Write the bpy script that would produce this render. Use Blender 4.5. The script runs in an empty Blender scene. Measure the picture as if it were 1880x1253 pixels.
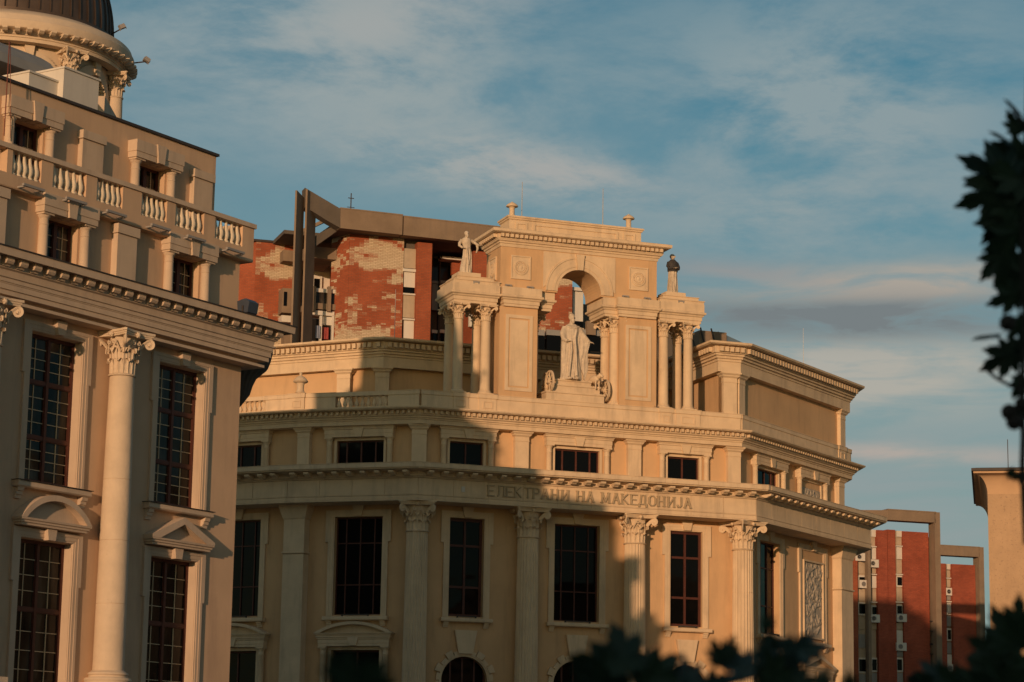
import bpy, bmesh, math, random
from mathutils import Vector, Matrix, noise
rnd = random.Random(7)
sc = bpy.context.scene
R = math.radians

# ------------------------------------------------------------------ camera
FPX, CXP, CYP, WP, HP = 4463.5, 940.0, 626.5, 1880.0, 1253.0
PITCH, ROLL, EYE = R(10.962), R(0.961), Vector((0, 0, 1.6))
cp, sp, cr, sr = math.cos(PITCH), math.sin(PITCH), math.cos(ROLL), math.sin(ROLL)
X0, D0, F0 = Vector((1, 0, 0)), Vector((0, sp, -cp)), Vector((0, cp, sp))   # right, down, forward before the roll
AX, AD = X0*cr - D0*sr, X0*sr + D0*cr
cam_d = bpy.data.cameras.new('camera'); cam = bpy.data.objects.new('camera', cam_d)
sc.collection.objects.link(cam); sc.camera = cam
m3 = Matrix((AX, -AD, -F0)).transposed()
cam.matrix_world = Matrix.Translation(EYE) @ m3.to_4x4()
cam_d.sensor_width = 36; cam_d.lens = 36*FPX/WP; cam_d.clip_end = 3000; cam_d.clip_start = .1
cam_d.dof.use_dof = True; cam_d.dof.focus_distance = 80; cam_d.dof.aperture_fstop = 6.0

# ------------------------------------------------------------------ sun, sky, exposure
SUN_AZ, SUN_EL = R(16.6), R(5.5)             # the light travels towards azimuth 16.6 deg (from +Y to +X), downwards
sd = bpy.data.lights.new('sun', 'SUN'); sd.energy = 3.0; sd.angle = R(.55); sd.color = (1, .62, .365)
sun = bpy.data.objects.new('sun', sd); sc.collection.objects.link(sun)
tr = Vector((math.sin(SUN_AZ)*math.cos(SUN_EL), math.cos(SUN_AZ)*math.cos(SUN_EL), -math.sin(SUN_EL)))
sun.rotation_euler = (-tr).to_track_quat('Z', 'Y').to_euler(); sun.location = (-30, -60, 30)
w = bpy.data.worlds.new('World'); sc.world = w; w.use_nodes = True
nt = w.node_tree; N = nt.nodes; K = nt.links; N.clear()
def nd(t, **k):
    n = N.new(t)
    for a, b in k.items(): setattr(n, a, b)
    return n
def ramp(node, stops):
    cr_ = node.color_ramp
    while len(cr_.elements) > 1: cr_.elements.remove(cr_.elements[-1])
    cr_.elements[0].position = stops[0][0]; cr_.elements[0].color = (*stops[0][1], 1)
    for p, c in stops[1:]:
        e = cr_.elements.new(p); e.color = (*c, 1)
out = nd('ShaderNodeOutputWorld'); bg = nd('ShaderNodeBackground'); bg.inputs[1].default_value = .088
sky = nd('ShaderNodeTexSky', sky_type='NISHITA', sun_disc=False)
sky.sun_elevation = SUN_EL; sky.sun_rotation = math.pi + SUN_AZ; sky.air_density = 1.0; sky.dust_density = 1.2; sky.ozone_density = 2.0
tint = nd('ShaderNodeMix', data_type='RGBA', blend_type='MULTIPLY'); tint.inputs[0].default_value = 1
tint.inputs[7].default_value = (.60, 1.10, 1.10, 1)
K.new(sky.outputs[0], tint.inputs[6])
tc = nd('ShaderNodeTexCoord')
def cloud(scale, rot, nscale, detail, rough, stops, dist=0.0):
    mp = nd('ShaderNodeMapping'); mp.inputs['Scale'].default_value = scale; mp.inputs['Rotation'].default_value = rot
    K.new(tc.outputs['Generated'], mp.inputs[0])
    nz = nd('ShaderNodeTexNoise'); nz.inputs['Scale'].default_value = nscale; nz.inputs['Detail'].default_value = detail
    nz.inputs['Roughness'].default_value = rough; nz.inputs['Distortion'].default_value = dist
    K.new(mp.outputs[0], nz.inputs[0])
    rp = nd('ShaderNodeValToRGB'); ramp(rp, stops); K.new(nz.outputs[0], rp.inputs[0]); return rp
def over(a, fac, col):
    mx = nd('ShaderNodeMix', data_type='RGBA'); K.new(fac, mx.inputs[0]); K.new(a, mx.inputs[6]); mx.inputs[7].default_value = (*col, 1)
    return mx.outputs[2]
g0, g1 = (0, 0, 0), (1, 1, 1)
sep = nd('ShaderNodeSeparateXYZ'); K.new(tc.outputs['Generated'], sep.inputs[0])
def mth(op, a, b=None, clamp=False):
    m_ = nd('ShaderNodeMath', operation=op, use_clamp=clamp)
    for i, v in enumerate((a, b)):
        if v is None: continue
        if isinstance(v, (int, float)): m_.inputs[i].default_value = v
        else: K.new(v, m_.inputs[i])
    return m_.outputs[0]
AZ = mth('MULTIPLY', mth('ARCTAN2', sep.outputs[0], sep.outputs[1]), 57.2958); EL = mth('MULTIPLY', mth('ARCSINE', sep.outputs[2]), 57.2958)
def band(az, el, sa, se, slope=0.0):          # soft elliptical region of the sky, in degrees
    dx = mth('SUBTRACT', AZ, az); dy = mth('SUBTRACT', mth('SUBTRACT', EL, el), mth('MULTIPLY', dx, slope))
    q = mth('ADD', mth('POWER', mth('ABSOLUTE', mth('DIVIDE', dx, sa)), 2.0), mth('POWER', mth('ABSOLUTE', mth('DIVIDE', dy, se)), 2.0))
    return mth('EXPONENT', mth('MULTIPLY', q, -1.0))
veil = cloud((1.0, 1.0, 2.0), (0, R(35), R(10)), 3.0, 8, .55, [(.44, g0), (.72, g1)], .7)
cv = nd('ShaderNodeCombineXYZ'); K.new(AZ, cv.inputs[0]); K.new(EL, cv.inputs[1])
def brush(rot, sx, sy, detail, rough, lo, hi, dist, off=0.0):      # wind-drawn cirrus in azimuth and elevation
    mp = nd('ShaderNodeMapping'); mp.inputs['Rotation'].default_value = (0, 0, R(rot)); mp.inputs['Scale'].default_value = (sx, sy, 1); mp.inputs['Location'].default_value = (off, off, 0)
    K.new(cv.outputs[0], mp.inputs[0]); nz = nd('ShaderNodeTexNoise'); nz.inputs['Scale'].default_value = 1; nz.inputs['Detail'].default_value = detail
    nz.inputs['Roughness'].default_value = rough; nz.inputs['Distortion'].default_value = dist; K.new(mp.outputs[0], nz.inputs[0])
    rp = nd('ShaderNodeValToRGB'); ramp(rp, [(lo, g0), (hi, g1)]); rp.color_ramp.interpolation = 'EASE'; K.new(nz.outputs[0], rp.inputs[0]); return rp.outputs[0]
b1 = brush(38, .16, .42, 11, .64, .34, .62, .2); b2 = brush(-20, .26, .75, 11, .66, .38, .64, .2, 3.3); fine = brush(4, .30, 1.5, 9, .58, .28, .70, .5, 7.1)
SK_A, SK_B, SK_C = (2.9, 3.75, 4.0), (3.55, 4.1, 4.1), (4.6, 4.1, 3.5)
col = over(tint.outputs[2], mth('ADD', mth('MULTIPLY', veil.outputs[0], .36), .06), SK_A)
for az, el, sa, se, sl, c, k, nz_ in ((-5.0, 17.0, 5.5, 2.2, -.05, SK_A, 1.25, b1), (-4.0, 17.6, 4.5, 1.8, -.3, SK_B, .9, b1), (7.5, 16.2, 5.5, 3.2, .0, SK_A, 1.25, b1), (7.0, 13.9, 4.0, 1.0, .05, SK_B, .7, b2), (-1.2, 15.2, 3.4, .85, -.16, SK_B, 1.5, b2), (.6, 15.0, 2.6, .5, -.1, (4.2, 4.3, 4.15), 1.2, b2), (-3.5, 18.3, 4.2, 1.0, .25, (3.9, 4.2, 4.15), 1.0, b1)):
    col = over(col, mth('MULTIPLY', band(az, el, sa, se, sl), mth('MULTIPLY', nz_, k), True), c)
col = over(col, mth('MULTIPLY', band(8.5, 6.8, 14, 4.6), mth('ADD', mth('MULTIPLY', fine, .25), .62), True), (3.35, 3.75, 3.75))
for az, el, sa, se, sl, c, k in ((8.0, 10.3, 4.8, 1.0, .0, (4.75, 4.6, 4.05), 1.15), (8.8, 12.25, 4.2, .50, .03, SK_C, 1.2), (7.8, 11.5, 4.6, .44, .0, (2.1, 2.4, 2.5), 1.5), (9.2, 8.35, 3.2, .24, -.04, (4.9, 4.3, 3.8), .9), (5.5, 12.6, 2.5, .3, -.1, (3.3, 3.4, 3.4), .7)):
    col = over(col, mth('MULTIPLY', band(az, el, sa, se, sl), mth('MULTIPLY', mth('ADD', fine, .3), k), True), c)
# the low sun warms its own side of the sky
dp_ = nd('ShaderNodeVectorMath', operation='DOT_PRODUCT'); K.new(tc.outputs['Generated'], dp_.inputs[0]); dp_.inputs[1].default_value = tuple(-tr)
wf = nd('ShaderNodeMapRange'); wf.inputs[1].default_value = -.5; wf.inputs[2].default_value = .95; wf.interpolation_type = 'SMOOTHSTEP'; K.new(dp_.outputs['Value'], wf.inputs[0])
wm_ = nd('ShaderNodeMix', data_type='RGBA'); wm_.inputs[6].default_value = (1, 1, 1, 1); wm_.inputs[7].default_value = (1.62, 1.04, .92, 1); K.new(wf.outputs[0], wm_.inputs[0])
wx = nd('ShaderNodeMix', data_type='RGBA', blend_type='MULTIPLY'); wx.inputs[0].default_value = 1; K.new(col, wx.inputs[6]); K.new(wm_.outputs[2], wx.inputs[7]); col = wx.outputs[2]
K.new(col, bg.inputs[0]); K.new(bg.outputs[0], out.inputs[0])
sc.view_settings.view_transform = 'Standard'; sc.view_settings.look = 'None'
sc.view_settings.exposure = 0; sc.view_settings.gamma = 1; sc.view_settings.use_curve_mapping = False
sc.cycles.max_bounces = 6

# ------------------------------------------------------------------ materials
def mat(name, col, var=.12, scale=3.0, rough=.85, bump=.15, bscale=40, dirt=None, metal=0, spec=.3, stain=None):
    m = bpy.data.materials.new(name); m.use_nodes = True; t = m.node_tree; n = t.nodes; l = t.links
    b = n['Principled BSDF']; b.inputs['Roughness'].default_value = rough; b.inputs['Metallic'].default_value = metal
    b.inputs['Specular IOR Level'].default_value = spec
    co = n.new('ShaderNodeNewGeometry')
    def nz(s, d=5, r=.6, src=None):
        q = n.new('ShaderNodeTexNoise'); q.inputs['Scale'].default_value = s; q.inputs['Detail'].default_value = d; q.inputs['Roughness'].default_value = r
        l.new(src or co.outputs['Position'], q.inputs[0]); return q
    a = nz(scale); rp = n.new('ShaderNodeValToRGB')
    ramp(rp, [(.3, tuple(c*(1-var) for c in col)), (.7, tuple(min(1, c*(1+var)) for c in col))]); l.new(a.outputs[0], rp.inputs[0])
    cur = rp.outputs[0]
    if dirt:   # streaks that run down the wall plus blotches
        mp = n.new('ShaderNodeMapping'); mp.inputs['Scale'].default_value = (1, 1, .13); l.new(co.outputs['Position'], mp.inputs[0])
        q = nz(2.6, 7, .65, mp.outputs[0]); r2 = n.new('ShaderNodeValToRGB'); ramp(r2, [(.5, g0), (.75, g1)]); l.new(q.outputs[0], r2.inputs[0])
        mu = n.new('ShaderNodeMath'); mu.operation = 'MULTIPLY'; mu.inputs[1].default_value = dirt[1]; l.new(r2.outputs[0], mu.inputs[0])
        mx = n.new('ShaderNodeMix'); mx.data_type = 'RGBA'; l.new(mu.outputs[0], mx.inputs[0]); l.new(cur, mx.inputs[6]); mx.inputs[7].default_value = (*dirt[0], 1); cur = mx.outputs[2]
    if stain:  # small pits and blots
        q = nz(stain[1], 4, .7); r2 = n.new('ShaderNodeValToRGB'); ramp(r2, [(stain[2], g0), (stain[2]+.08, g1)]); l.new(q.outputs[0], r2.inputs[0])
        mx = n.new('ShaderNodeMix'); mx.data_type = 'RGBA'; l.new(r2.outputs[0], mx.inputs[0]); l.new(cur, mx.inputs[6]); mx.inputs[7].default_value = (*stain[0], 1); cur = mx.outputs[2]
    l.new(cur, b.inputs['Base Color'])
    if bump:
        q = nz(bscale, 4, .6); bp = n.new('ShaderNodeBump'); bp.inputs['Strength'].default_value = bump; bp.inputs['Distance'].default_value = .02
        l.new(q.outputs[0], bp.inputs['Height']); l.new(bp.outputs[0], b.inputs['Normal'])
    return m
M = {}
M['ochre'] = mat('ochre_stucco', (.60, .385, .205), .09, .55, .92, .12, 30, ((.38, .25, .14), .55))
M['cream'] = mat('cream_cast_stone', (.65, .49, .315), .09, 1.6, .85, .15, 25, ((.34, .26, .18), .55))
M['pale'] = mat('white_cast_stone', (.70, .58, .42), .09, 2.0, .8, .2, 18, ((.42, .35, .27), .4))
M['statue'] = mat('weathered_statue_stone', (.56, .46, .34), .16, 6, .85, .3, 30, ((.22, .18, .14), .7))
M['dark_statue'] = mat('dark_patina', (.05, .045, .042), .2, 6, .7, .2, 30)
M['tan'] = mat('tan_stucco', (.58, .395, .25), .08, .7, .92, .14, 45, ((.36, .24, .17), .5))
M['tan_trim'] = mat('tan_cast_stone', (.55, .42, .30), .07, 1.5, .88, .15, 30, ((.30, .23, .17), .45))
M['travertine'] = mat('pitted_travertine', (.60, .47, .33), .08, 2.5, .8, .35, 14, ((.50, .40, .3), .35), stain=((.36, .26, .18), 9, .68))
M['wood'] = mat('red_brown_wood', (.085, .028, .018), .2, 6, .5, .1, 30)
M['bars'] = mat('cream_glazing_bars', (.58, .46, .29), .05, 6, .5, 0)
M['metal'] = mat('brown_sheet_metal', (.10, .07, .052), .25, 1.5, .45, .1, 8, ((.16, .11, .08), .5), metal=.5)
M['flash'] = mat('dark_flashing', (.05, .04, .035), .2, 4, .6, 0)
M['brick'] = None
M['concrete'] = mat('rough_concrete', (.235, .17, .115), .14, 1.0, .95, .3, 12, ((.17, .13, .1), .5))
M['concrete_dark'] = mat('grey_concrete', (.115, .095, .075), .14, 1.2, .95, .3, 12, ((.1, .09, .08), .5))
M['bay_concrete'] = mat('pale_concrete_panel', (.43, .34, .24), .12, 1.5, .95, .2, 14, ((.25, .19, .13), .4))
M['white'] = mat('white_panel', (.62, .57, .49), .05, 1.5, .6, .05, 10, ((.42, .38, .32), .35))
M['panel_grey'] = mat('grey_panel', (.26, .25, .23), .1, 2, .7, .05, 10)
M['tower'] = mat('pocked_render', (.46, .31, .185), .1, 1.3, .95, .6, 9, ((.34, .22, .13), .4), stain=((.31, .205, .13), 17, .58))
M['lamp'] = mat('lamp_housing', (.05, .06, .08), .1, 5, .45, 0)
M['lampgrey'] = mat('grey_lamp_housing', (.28, .26, .24), .1, 5, .5, 0)
M['cloth_red'] = mat('red_cloth', (.35, .07, .06), .2, 6, .9, 0)
M['cloth_blue'] = mat('blue_cloth', (.25, .28, .36), .2, 6, .9, 0)
M['ground'] = mat('paving', (.18, .17, .155), .15, .5, .9, .2, 5)
M['letter'] = mat('brass_letters', (.42, .32, .2), .1, 4, .5, 0)
M['rust'] = mat('rusty_red_paint', (.16, .05, .035), .2, 6, .8, 0)
M['bark'] = mat('bark', (.05, .04, .03), .2, 20, .95, .4, 60)
def glass(name, col, rough=.06, spec=.5, wob=.0):
    m = bpy.data.materials.new(name); m.use_nodes = True; t = m.node_tree; b = t.nodes['Principled BSDF']
    b.inputs['Base Color'].default_value = (*col, 1); b.inputs['Roughness'].default_value = rough; b.inputs['Specular IOR Level'].default_value = spec
    if wob:
        g = t.nodes.new('ShaderNodeNewGeometry'); q = t.nodes.new('ShaderNodeTexNoise'); q.inputs['Scale'].default_value = 1.2; q.inputs['Detail'].default_value = 1
        t.links.new(g.outputs['Position'], q.inputs[0]); bp = t.nodes.new('ShaderNodeBump'); bp.inputs['Strength'].default_value = wob; bp.inputs['Distance'].default_value = .05
        t.links.new(q.outputs[0], bp.inputs['Height']); t.links.new(bp.outputs[0], b.inputs['Normal'])
    return m
M['glass'] = glass('dark_window_glass', (.004, .004, .004), .05, .12, .25)
M['glass_grey'] = glass('grey_window_glass', (.014, .013, .010), .10, .2, .3)
def curtained(m):                             # faint curtains and furniture behind the near panes
    t = m.node_tree; g = t.nodes.new('ShaderNodeNewGeometry'); mp = t.nodes.new('ShaderNodeMapping'); mp.inputs['Scale'].default_value = (1.4, 1.4, .45); t.links.new(g.outputs['Position'], mp.inputs[0])
    q = t.nodes.new('ShaderNodeTexNoise'); q.inputs['Scale'].default_value = 1.3; q.inputs['Detail'].default_value = 5; t.links.new(mp.outputs[0], q.inputs[0])
    r = t.nodes.new('ShaderNodeValToRGB'); ramp(r, [(.38, (.008, .007, .006)), (.55, (.035, .024, .015)), (.66, (.075, .058, .040))]); t.links.new(q.outputs[0], r.inputs[0]); t.links.new(r.outputs[0], t.nodes['Principled BSDF'].inputs['Base Color'])
curtained(M['glass_grey'])
M['dark'] = mat('dark_interior', (.012, .01, .009), .1, 2, .9, 0)

def brick_mat(name, c1, c2, mortar, patch=None):
    m = bpy.data.materials.new(name); m.use_nodes = True; t = m.node_tree; n = t.nodes; l = t.links; b = n['Principled BSDF']
    b.inputs['Roughness'].default_value = .9; b.inputs['Specular IOR Level'].default_value = .2
    tc_ = n.new('ShaderNodeTexCoord')
    sx = n.new('ShaderNodeSeparateXYZ'); l.new(tc_.outputs['Object'], sx.inputs[0])
    ad = n.new('ShaderNodeMath'); ad.operation = 'ADD'; l.new(sx.outputs[0], ad.inputs[0]); l.new(sx.outputs[1], ad.inputs[1])
    cb = n.new('ShaderNodeCombineXYZ'); l.new(ad.outputs[0], cb.inputs[0]); l.new(sx.outputs[2], cb.inputs[1])
    def bt(a, c, mo):
        br = n.new('ShaderNodeTexBrick'); br.inputs['Scale'].default_value = 1; br.inputs['Brick Width'].default_value = .26; br.inputs['Row Height'].default_value = .085
        br.inputs['Mortar Size'].default_value = .012; br.inputs['Color1'].default_value = (*a, 1); br.inputs['Color2'].default_value = (*c, 1); br.inputs['Mortar'].default_value = (*mo, 1)
        l.new(cb.outputs[0], br.inputs[0]); return br
    br = bt(c1, c2, mortar); cur = br.outputs[0]
    nzz = n.new('ShaderNodeTexNoise'); nzz.inputs['Scale'].default_value = .6; nzz.inputs['Detail'].default_value = 8; nzz.inputs['Roughness'].default_value = .65; l.new(tc_.outputs['Object'], nzz.inputs[0])
    rr = n.new('ShaderNodeValToRGB'); ramp(rr, [(.3, (.72, .68, .66)), (.7, (1.12, 1.1, 1.08))]); l.new(nzz.outputs[0], rr.inputs[0])
    mu = n.new('ShaderNodeMix'); mu.data_type = 'RGBA'; mu.blend_type = 'MULTIPLY'; mu.inputs[0].default_value = 1; l.new(cur, mu.inputs[6]); l.new(rr.outputs[0], mu.inputs[7]); cur = mu.outputs[2]
    if patch:
        mp = n.new('ShaderNodeMapping'); mp.inputs['Scale'].default_value = (.62, .62, 1.25); mp.inputs['Location'].default_value = patch[2]; sn = n.new('ShaderNodeVectorMath'); sn.operation = 'SNAP'; sn.inputs[1].default_value = (.26, .26, .085); l.new(tc_.outputs['Object'], sn.inputs[0]); l.new(sn.outputs[0], mp.inputs[0])
        q = n.new('ShaderNodeTexNoise'); q.inputs['Scale'].default_value = patch[3]; q.inputs['Detail'].default_value = 9; q.inputs['Roughness'].default_value = .72; q.inputs['Distortion'].default_value = .5; l.new(mp.outputs[0], q.inputs[0])
        r2 = n.new('ShaderNodeValToRGB'); ramp(r2, [(patch[1], g0), (patch[1]+.03, g1)]); l.new(q.outputs[0], r2.inputs[0])
        b2 = bt((.50, .40, .27), (.60, .48, .33), (.36, .25, .16))
        mx = n.new('ShaderNodeMix'); mx.data_type = 'RGBA'; l.new(r2.outputs[0], mx.inputs[0]); l.new(cur, mx.inputs[6]); l.new(b2.outputs[0], mx.inputs[7]); cur = mx.outputs[2]
    l.new(cur, b.inputs['Base Color'])
    bp = n.new('ShaderNodeBump'); bp.inputs['Strength'].default_value = .3; bp.inputs['Distance'].default_value = .015
    l.new(br.outputs['Fac'], bp.inputs['Height']); bp.invert = True; l.new(bp.outputs[0], b.inputs['Normal'])
    return m
M['brick'] = brick_mat('orange_brick', (.40, .105, .045), (.33, .085, .038), (.25, .10, .06))
M['brick_patch'] = brick_mat('flaking_orange_brick', (.40, .105, .045), (.33, .085, .038), (.25, .10, .06), (1, .512, (3.1, 0, 1.3), .55))
M['brick_red'] = brick_mat('deep_red_brick', (.40, .095, .05), (.32, .075, .042), (.22, .08, .05))

# ------------------------------------------------------------------ mesh helpers
class MB:
    def __init__(s): s.v, s.f = [], []
    def add(s, vs, fs):
        o = len(s.v); s.v += [tuple(p) for p in vs]; s.f += [tuple(i+o for i in f) for f in fs]; return s
    def box(s, x0, x1, y0, y1, z0, z1):
        if x0 > x1: x0, x1 = x1, x0
        if y0 > y1: y0, y1 = y1, y0
        return s.add([(x0,y0,z0),(x1,y0,z0),(x1,y1,z0),(x0,y1,z0),(x0,y0,z1),(x1,y0,z1),(x1,y1,z1),(x0,y1,z1)],
              [(0,3,2,1),(4,5,6,7),(0,1,5,4),(1,2,6,5),(2,3,7,6),(3,0,4,7)])
    def prism(s, pts, y0, y1):          # polygon in x,z extruded along y
        n = len(pts)
        return s.add([(x, y0, z) for x, z in pts]+[(x, y1, z) for x, z in pts],
              [tuple(range(n)), tuple(range(2*n-1, n-1, -1))]+[(i, i+n, (i+1) % n+n, (i+1) % n) for i in range(n)])
    def prism_xy(s, pts, z0, z1):
        n = len(pts)
        return s.add([(x, y, z0) for x, y in pts]+[(x, y, z1) for x, y in pts],
              [tuple(range(n-1, -1, -1)), tuple(range(n, 2*n))]+[(i, (i+1) % n, (i+1) % n+n, i+n) for i in range(n)])
    def prism_yz(s, pts, x0, x1):       # polygon in y,z extruded along x
        n = len(pts)
        return s.add([(x0, y, z) for y, z in pts]+[(x1, y, z) for y, z in pts],
              [tuple(range(n)), tuple(range(2*n-1, n-1, -1))]+[(i, i+n, (i+1) % n+n, (i+1) % n) for i in range(n)])
    def lathe(s, prof, n=24, cx=0, cy=0, fn=None, caps=True):
        vs = []
        for r, z in prof:
            for i in range(n):
                a = 2*math.pi*i/n; rr = r*(fn(a, z) if fn else 1)
                vs.append((cx+rr*math.cos(a), cy+rr*math.sin(a), z))
        fs = [(k*n+i, k*n+(i+1) % n, (k+1)*n+(i+1) % n, (k+1)*n+i) for k in range(len(prof)-1) for i in range(n)]
        if caps: fs += [tuple(range(n-1, -1, -1)), tuple((len(prof)-1)*n+i for i in range(n))]
        return s.add(vs, fs)
    def tube(s, pts, r, n=8, r1=None, flat=1.0):
        pts = [Vector(p) for p in pts]; vs = []; L_ = len(pts)
        up = Vector((0, 0, 1)); prev = None
        for k, p in enumerate(pts):
            d = (pts[min(k+1, L_-1)]-pts[max(k-1, 0)]).normalized()
            if prev is None:
                a = d.cross(up) if abs(d.z) < .95 else d.cross(Vector((1, 0, 0)))
            else: a = prev - d*prev.dot(d)
            a.normalize(); prev = a; b_ = d.cross(a)
            rr = r[k] if isinstance(r, (list, tuple)) else (r if r1 is None else r+(r1-r)*k/(L_-1))
            for i in range(n):
                t = 2*math.pi*i/n; vs.append(p+a*rr*math.cos(t)+b_*rr*math.sin(t)*flat)
        fs = [(k*n+i, k*n+(i+1) % n, (k+1)*n+(i+1) % n, (k+1)*n+i) for k in range(L_-1) for i in range(n)]
        fs += [tuple(range(n-1, -1, -1)), tuple((L_-1)*n+i for i in range(n))]
        return s.add(vs, fs)
    def ball(s, c, r, n=12, m=8):
        rx, ry, rz = r if isinstance(r, (tuple, list)) else (r, r, r)
        vs = [(c[0], c[1], c[2]-rz)]
        for j in range(1, m):
            ph = -math.pi/2+math.pi*j/m
            for i in range(n):
                a = 2*math.pi*i/n; vs.append((c[0]+rx*math.cos(ph)*math.cos(a), c[1]+ry*math.cos(ph)*math.sin(a), c[2]+rz*math.sin(ph)))
        vs.append((c[0], c[1], c[2]+rz)); fs = [(0, 1+(i+1) % n, 1+i) for i in range(n)]
        for j in range(m-2):
            fs += [(1+j*n+i, 1+j*n+(i+1) % n, 1+(j+1)*n+(i+1) % n, 1+(j+1)*n+i) for i in range(n)]
        t = 1+(m-2)*n; e = len(vs)-1; fs += [(t+i, t+(i+1) % n, e) for i in range(n)]
        return s.add(vs, fs)
    def sweep(s, path, prof, closed=False):
        """mouldings: prof = [(out, z)] bottom to top, carried along the plan path with mitred corners; outside is to the right of the path"""
        n = len(path); P = [Vector(p[:2]) for p in path]; m = len(prof); offs = []
        for i in range(n):
            a = P[i]-P[i-1] if (i > 0 or closed) else P[1]-P[0]
            b = P[(i+1) % n]-P[i] if (i < n-1 or closed) else P[-1]-P[-2]
            na, nb = Vector((a.y, -a.x)).normalized(), Vector((b.y, -b.x)).normalized()
            h = na+nb; offs.append(h/(1+na.dot(nb)))
        vs = [(P[i].x+offs[i].x*o, P[i].y+offs[i].y*o, z) for i in range(n) for o, z in prof]
        fs = [(i*m+k, ((i+1) % n)*m+k, ((i+1) % n)*m+k+1, i*m+k+1) for i in range(n if closed else n-1) for k in range(m-1)]
        if not closed: fs += [tuple(range(m-1, -1, -1)), tuple((n-1)*m+k for k in range(m))]
        return s.add(vs, fs)
    def shift(s, d):
        s.v = [(x-d[0], y-d[1], z-d[2]) for x, y, z in s.v]; return s
    def mesh(s, name, material, smooth=None):
        me = bpy.data.meshes.new(name); me.from_pydata(s.v, [], s.f)
        bm = bmesh.new(); bm.from_mesh(me); bmesh.ops.recalc_face_normals(bm, faces=bm.faces); bm.to_mesh(me); bm.free()
        me.materials.append(M[material] if isinstance(material, str) else material)
        if smooth:
            me.polygons.foreach_set('use_smooth', [True]*len(me.polygons)); me.set_sharp_from_angle(angle=R(smooth))
        return me
def ob(name, data, parent=None, loc=(0, 0, 0), rz=0, scale=None):
    o = bpy.data.objects.new(name, data); sc.collection.objects.link(o); o.parent = parent; o.location = loc; o.rotation_euler = (0, 0, rz)
    if scale: o.scale = scale
    return o
def thing(name, label, cat, loc=(0, 0, 0), group=None, rz=0):
    o = ob(name, None, None, loc, rz); o['label'] = label; o['category'] = cat
    if group: o['group'] = group
    return o
def ray(px, py):
    d = AX*((px-CXP)/FPX)+AD*((py-CYP)/FPX)+F0; return d
class Frame:                                  # an upright facade plane: u along it to the right, out towards the street, z up
    def __init__(s, O, az):
        s.O = Vector((O[0], O[1], 0)); a = R(az); s.az = az
        s.u = Vector((math.sin(a), math.cos(a), 0)); s.n = Vector((math.cos(a), -math.sin(a), 0)); s.rz = R(90-az)
    def P(s, u, out=0, z=0): return s.O+s.u*u+s.n*out+Vector((0, 0, z))
    def h(s, px, py, out=0):
        r = ray(px, py); t = (s.P(0, out)-EYE).dot(s.n)/r.dot(s.n); p = EYE+r*t; return (p-s.O).dot(s.u), p.z
    def U(s, px, py, out=0): return s.h(px, py, out)[0]
    def Z(s, px, py, out=0): return s.h(px, py, out)[1]
def frame_at(px, Y, az, py=900):
    r = ray(px, py); p = EYE+r*(Y/r.y); return Frame(p, az)
def put(name, me, root, fr, u=0, out=0, z=0, flip=None):
    return ob(name, me, root, fr.P(u, out, z)-root.location, fr.rz)
def putw(name, mb, root, material, smooth=None):          # mesh given in world coordinates
    mb.shift(root.location); return ob(name, mb.mesh(name, material, smooth), root)

# ------------------------------------------------------------------ shared architectural pieces (local: x right, y inwards, z up)
def wall_sheet(u0, u1, z0, z1, holes=(), out=0.0, th=.32):
    xs = sorted({u0, u1, *[q for h in holes for q in h[:2]]}); zs = sorted({z0, z1, *[min(max(q, z0), z1) for h in holes for q in h[2:4]]})
    mb = MB(); y0, y1 = -out, -out+th
    def solid(i, k):
        if i < 0 or k < 0 or i >= len(xs)-1 or k >= len(zs)-1: return False
        cx, cz = (xs[i]+xs[i+1])/2, (zs[k]+zs[k+1])/2
        return not any(h[0] < cx < h[1] and h[2] < cz < h[3] for h in holes)
    for i in range(len(xs)-1):
        for k in range(len(zs)-1):
            if not solid(i, k): continue
            a, b, c, d = xs[i], xs[i+1], zs[k], zs[k+1]
            mb.add([(a,y0,c),(b,y0,c),(b,y0,d),(a,y0,d)], [(0,1,2,3)]); mb.add([(a,y1,c),(b,y1,c),(b,y1,d),(a,y1,d)], [(3,2,1,0)])
            if not solid(i-1, k): mb.add([(a,y0,c),(a,y0,d),(a,y1,d),(a,y1,c)], [(0,1,2,3)])
            if not solid(i+1, k): mb.add([(b,y0,c),(b,y0,d),(b,y1,d),(b,y1,c)], [(3,2,1,0)])
            if not solid(i, k-1): mb.add([(a,y0,c),(b,y0,c),(b,y1,c),(a,y1,c)], [(3,2,1,0)])
            if not solid(i, k+1): mb.add([(a,y0,d),(b,y0,d),(b,y1,d),(a,y1,d)], [(0,1,2,3)])
    return mb
def frame_ring(mb, x0, x1, z0, z1, w, y0, y1, bottom=True, wt=None):
    wt = wt or w
    mb.box(x0, x0+w, y0, y1, z0, z1); mb.box(x1-w, x1, y0, y1, z0, z1); mb.box(x0+w, x1-w, y0, y1, z1-wt, z1)
    if bottom: mb.box(x0+w, x1-w, y0, y1, z0, z0+w)
    return mb
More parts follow.
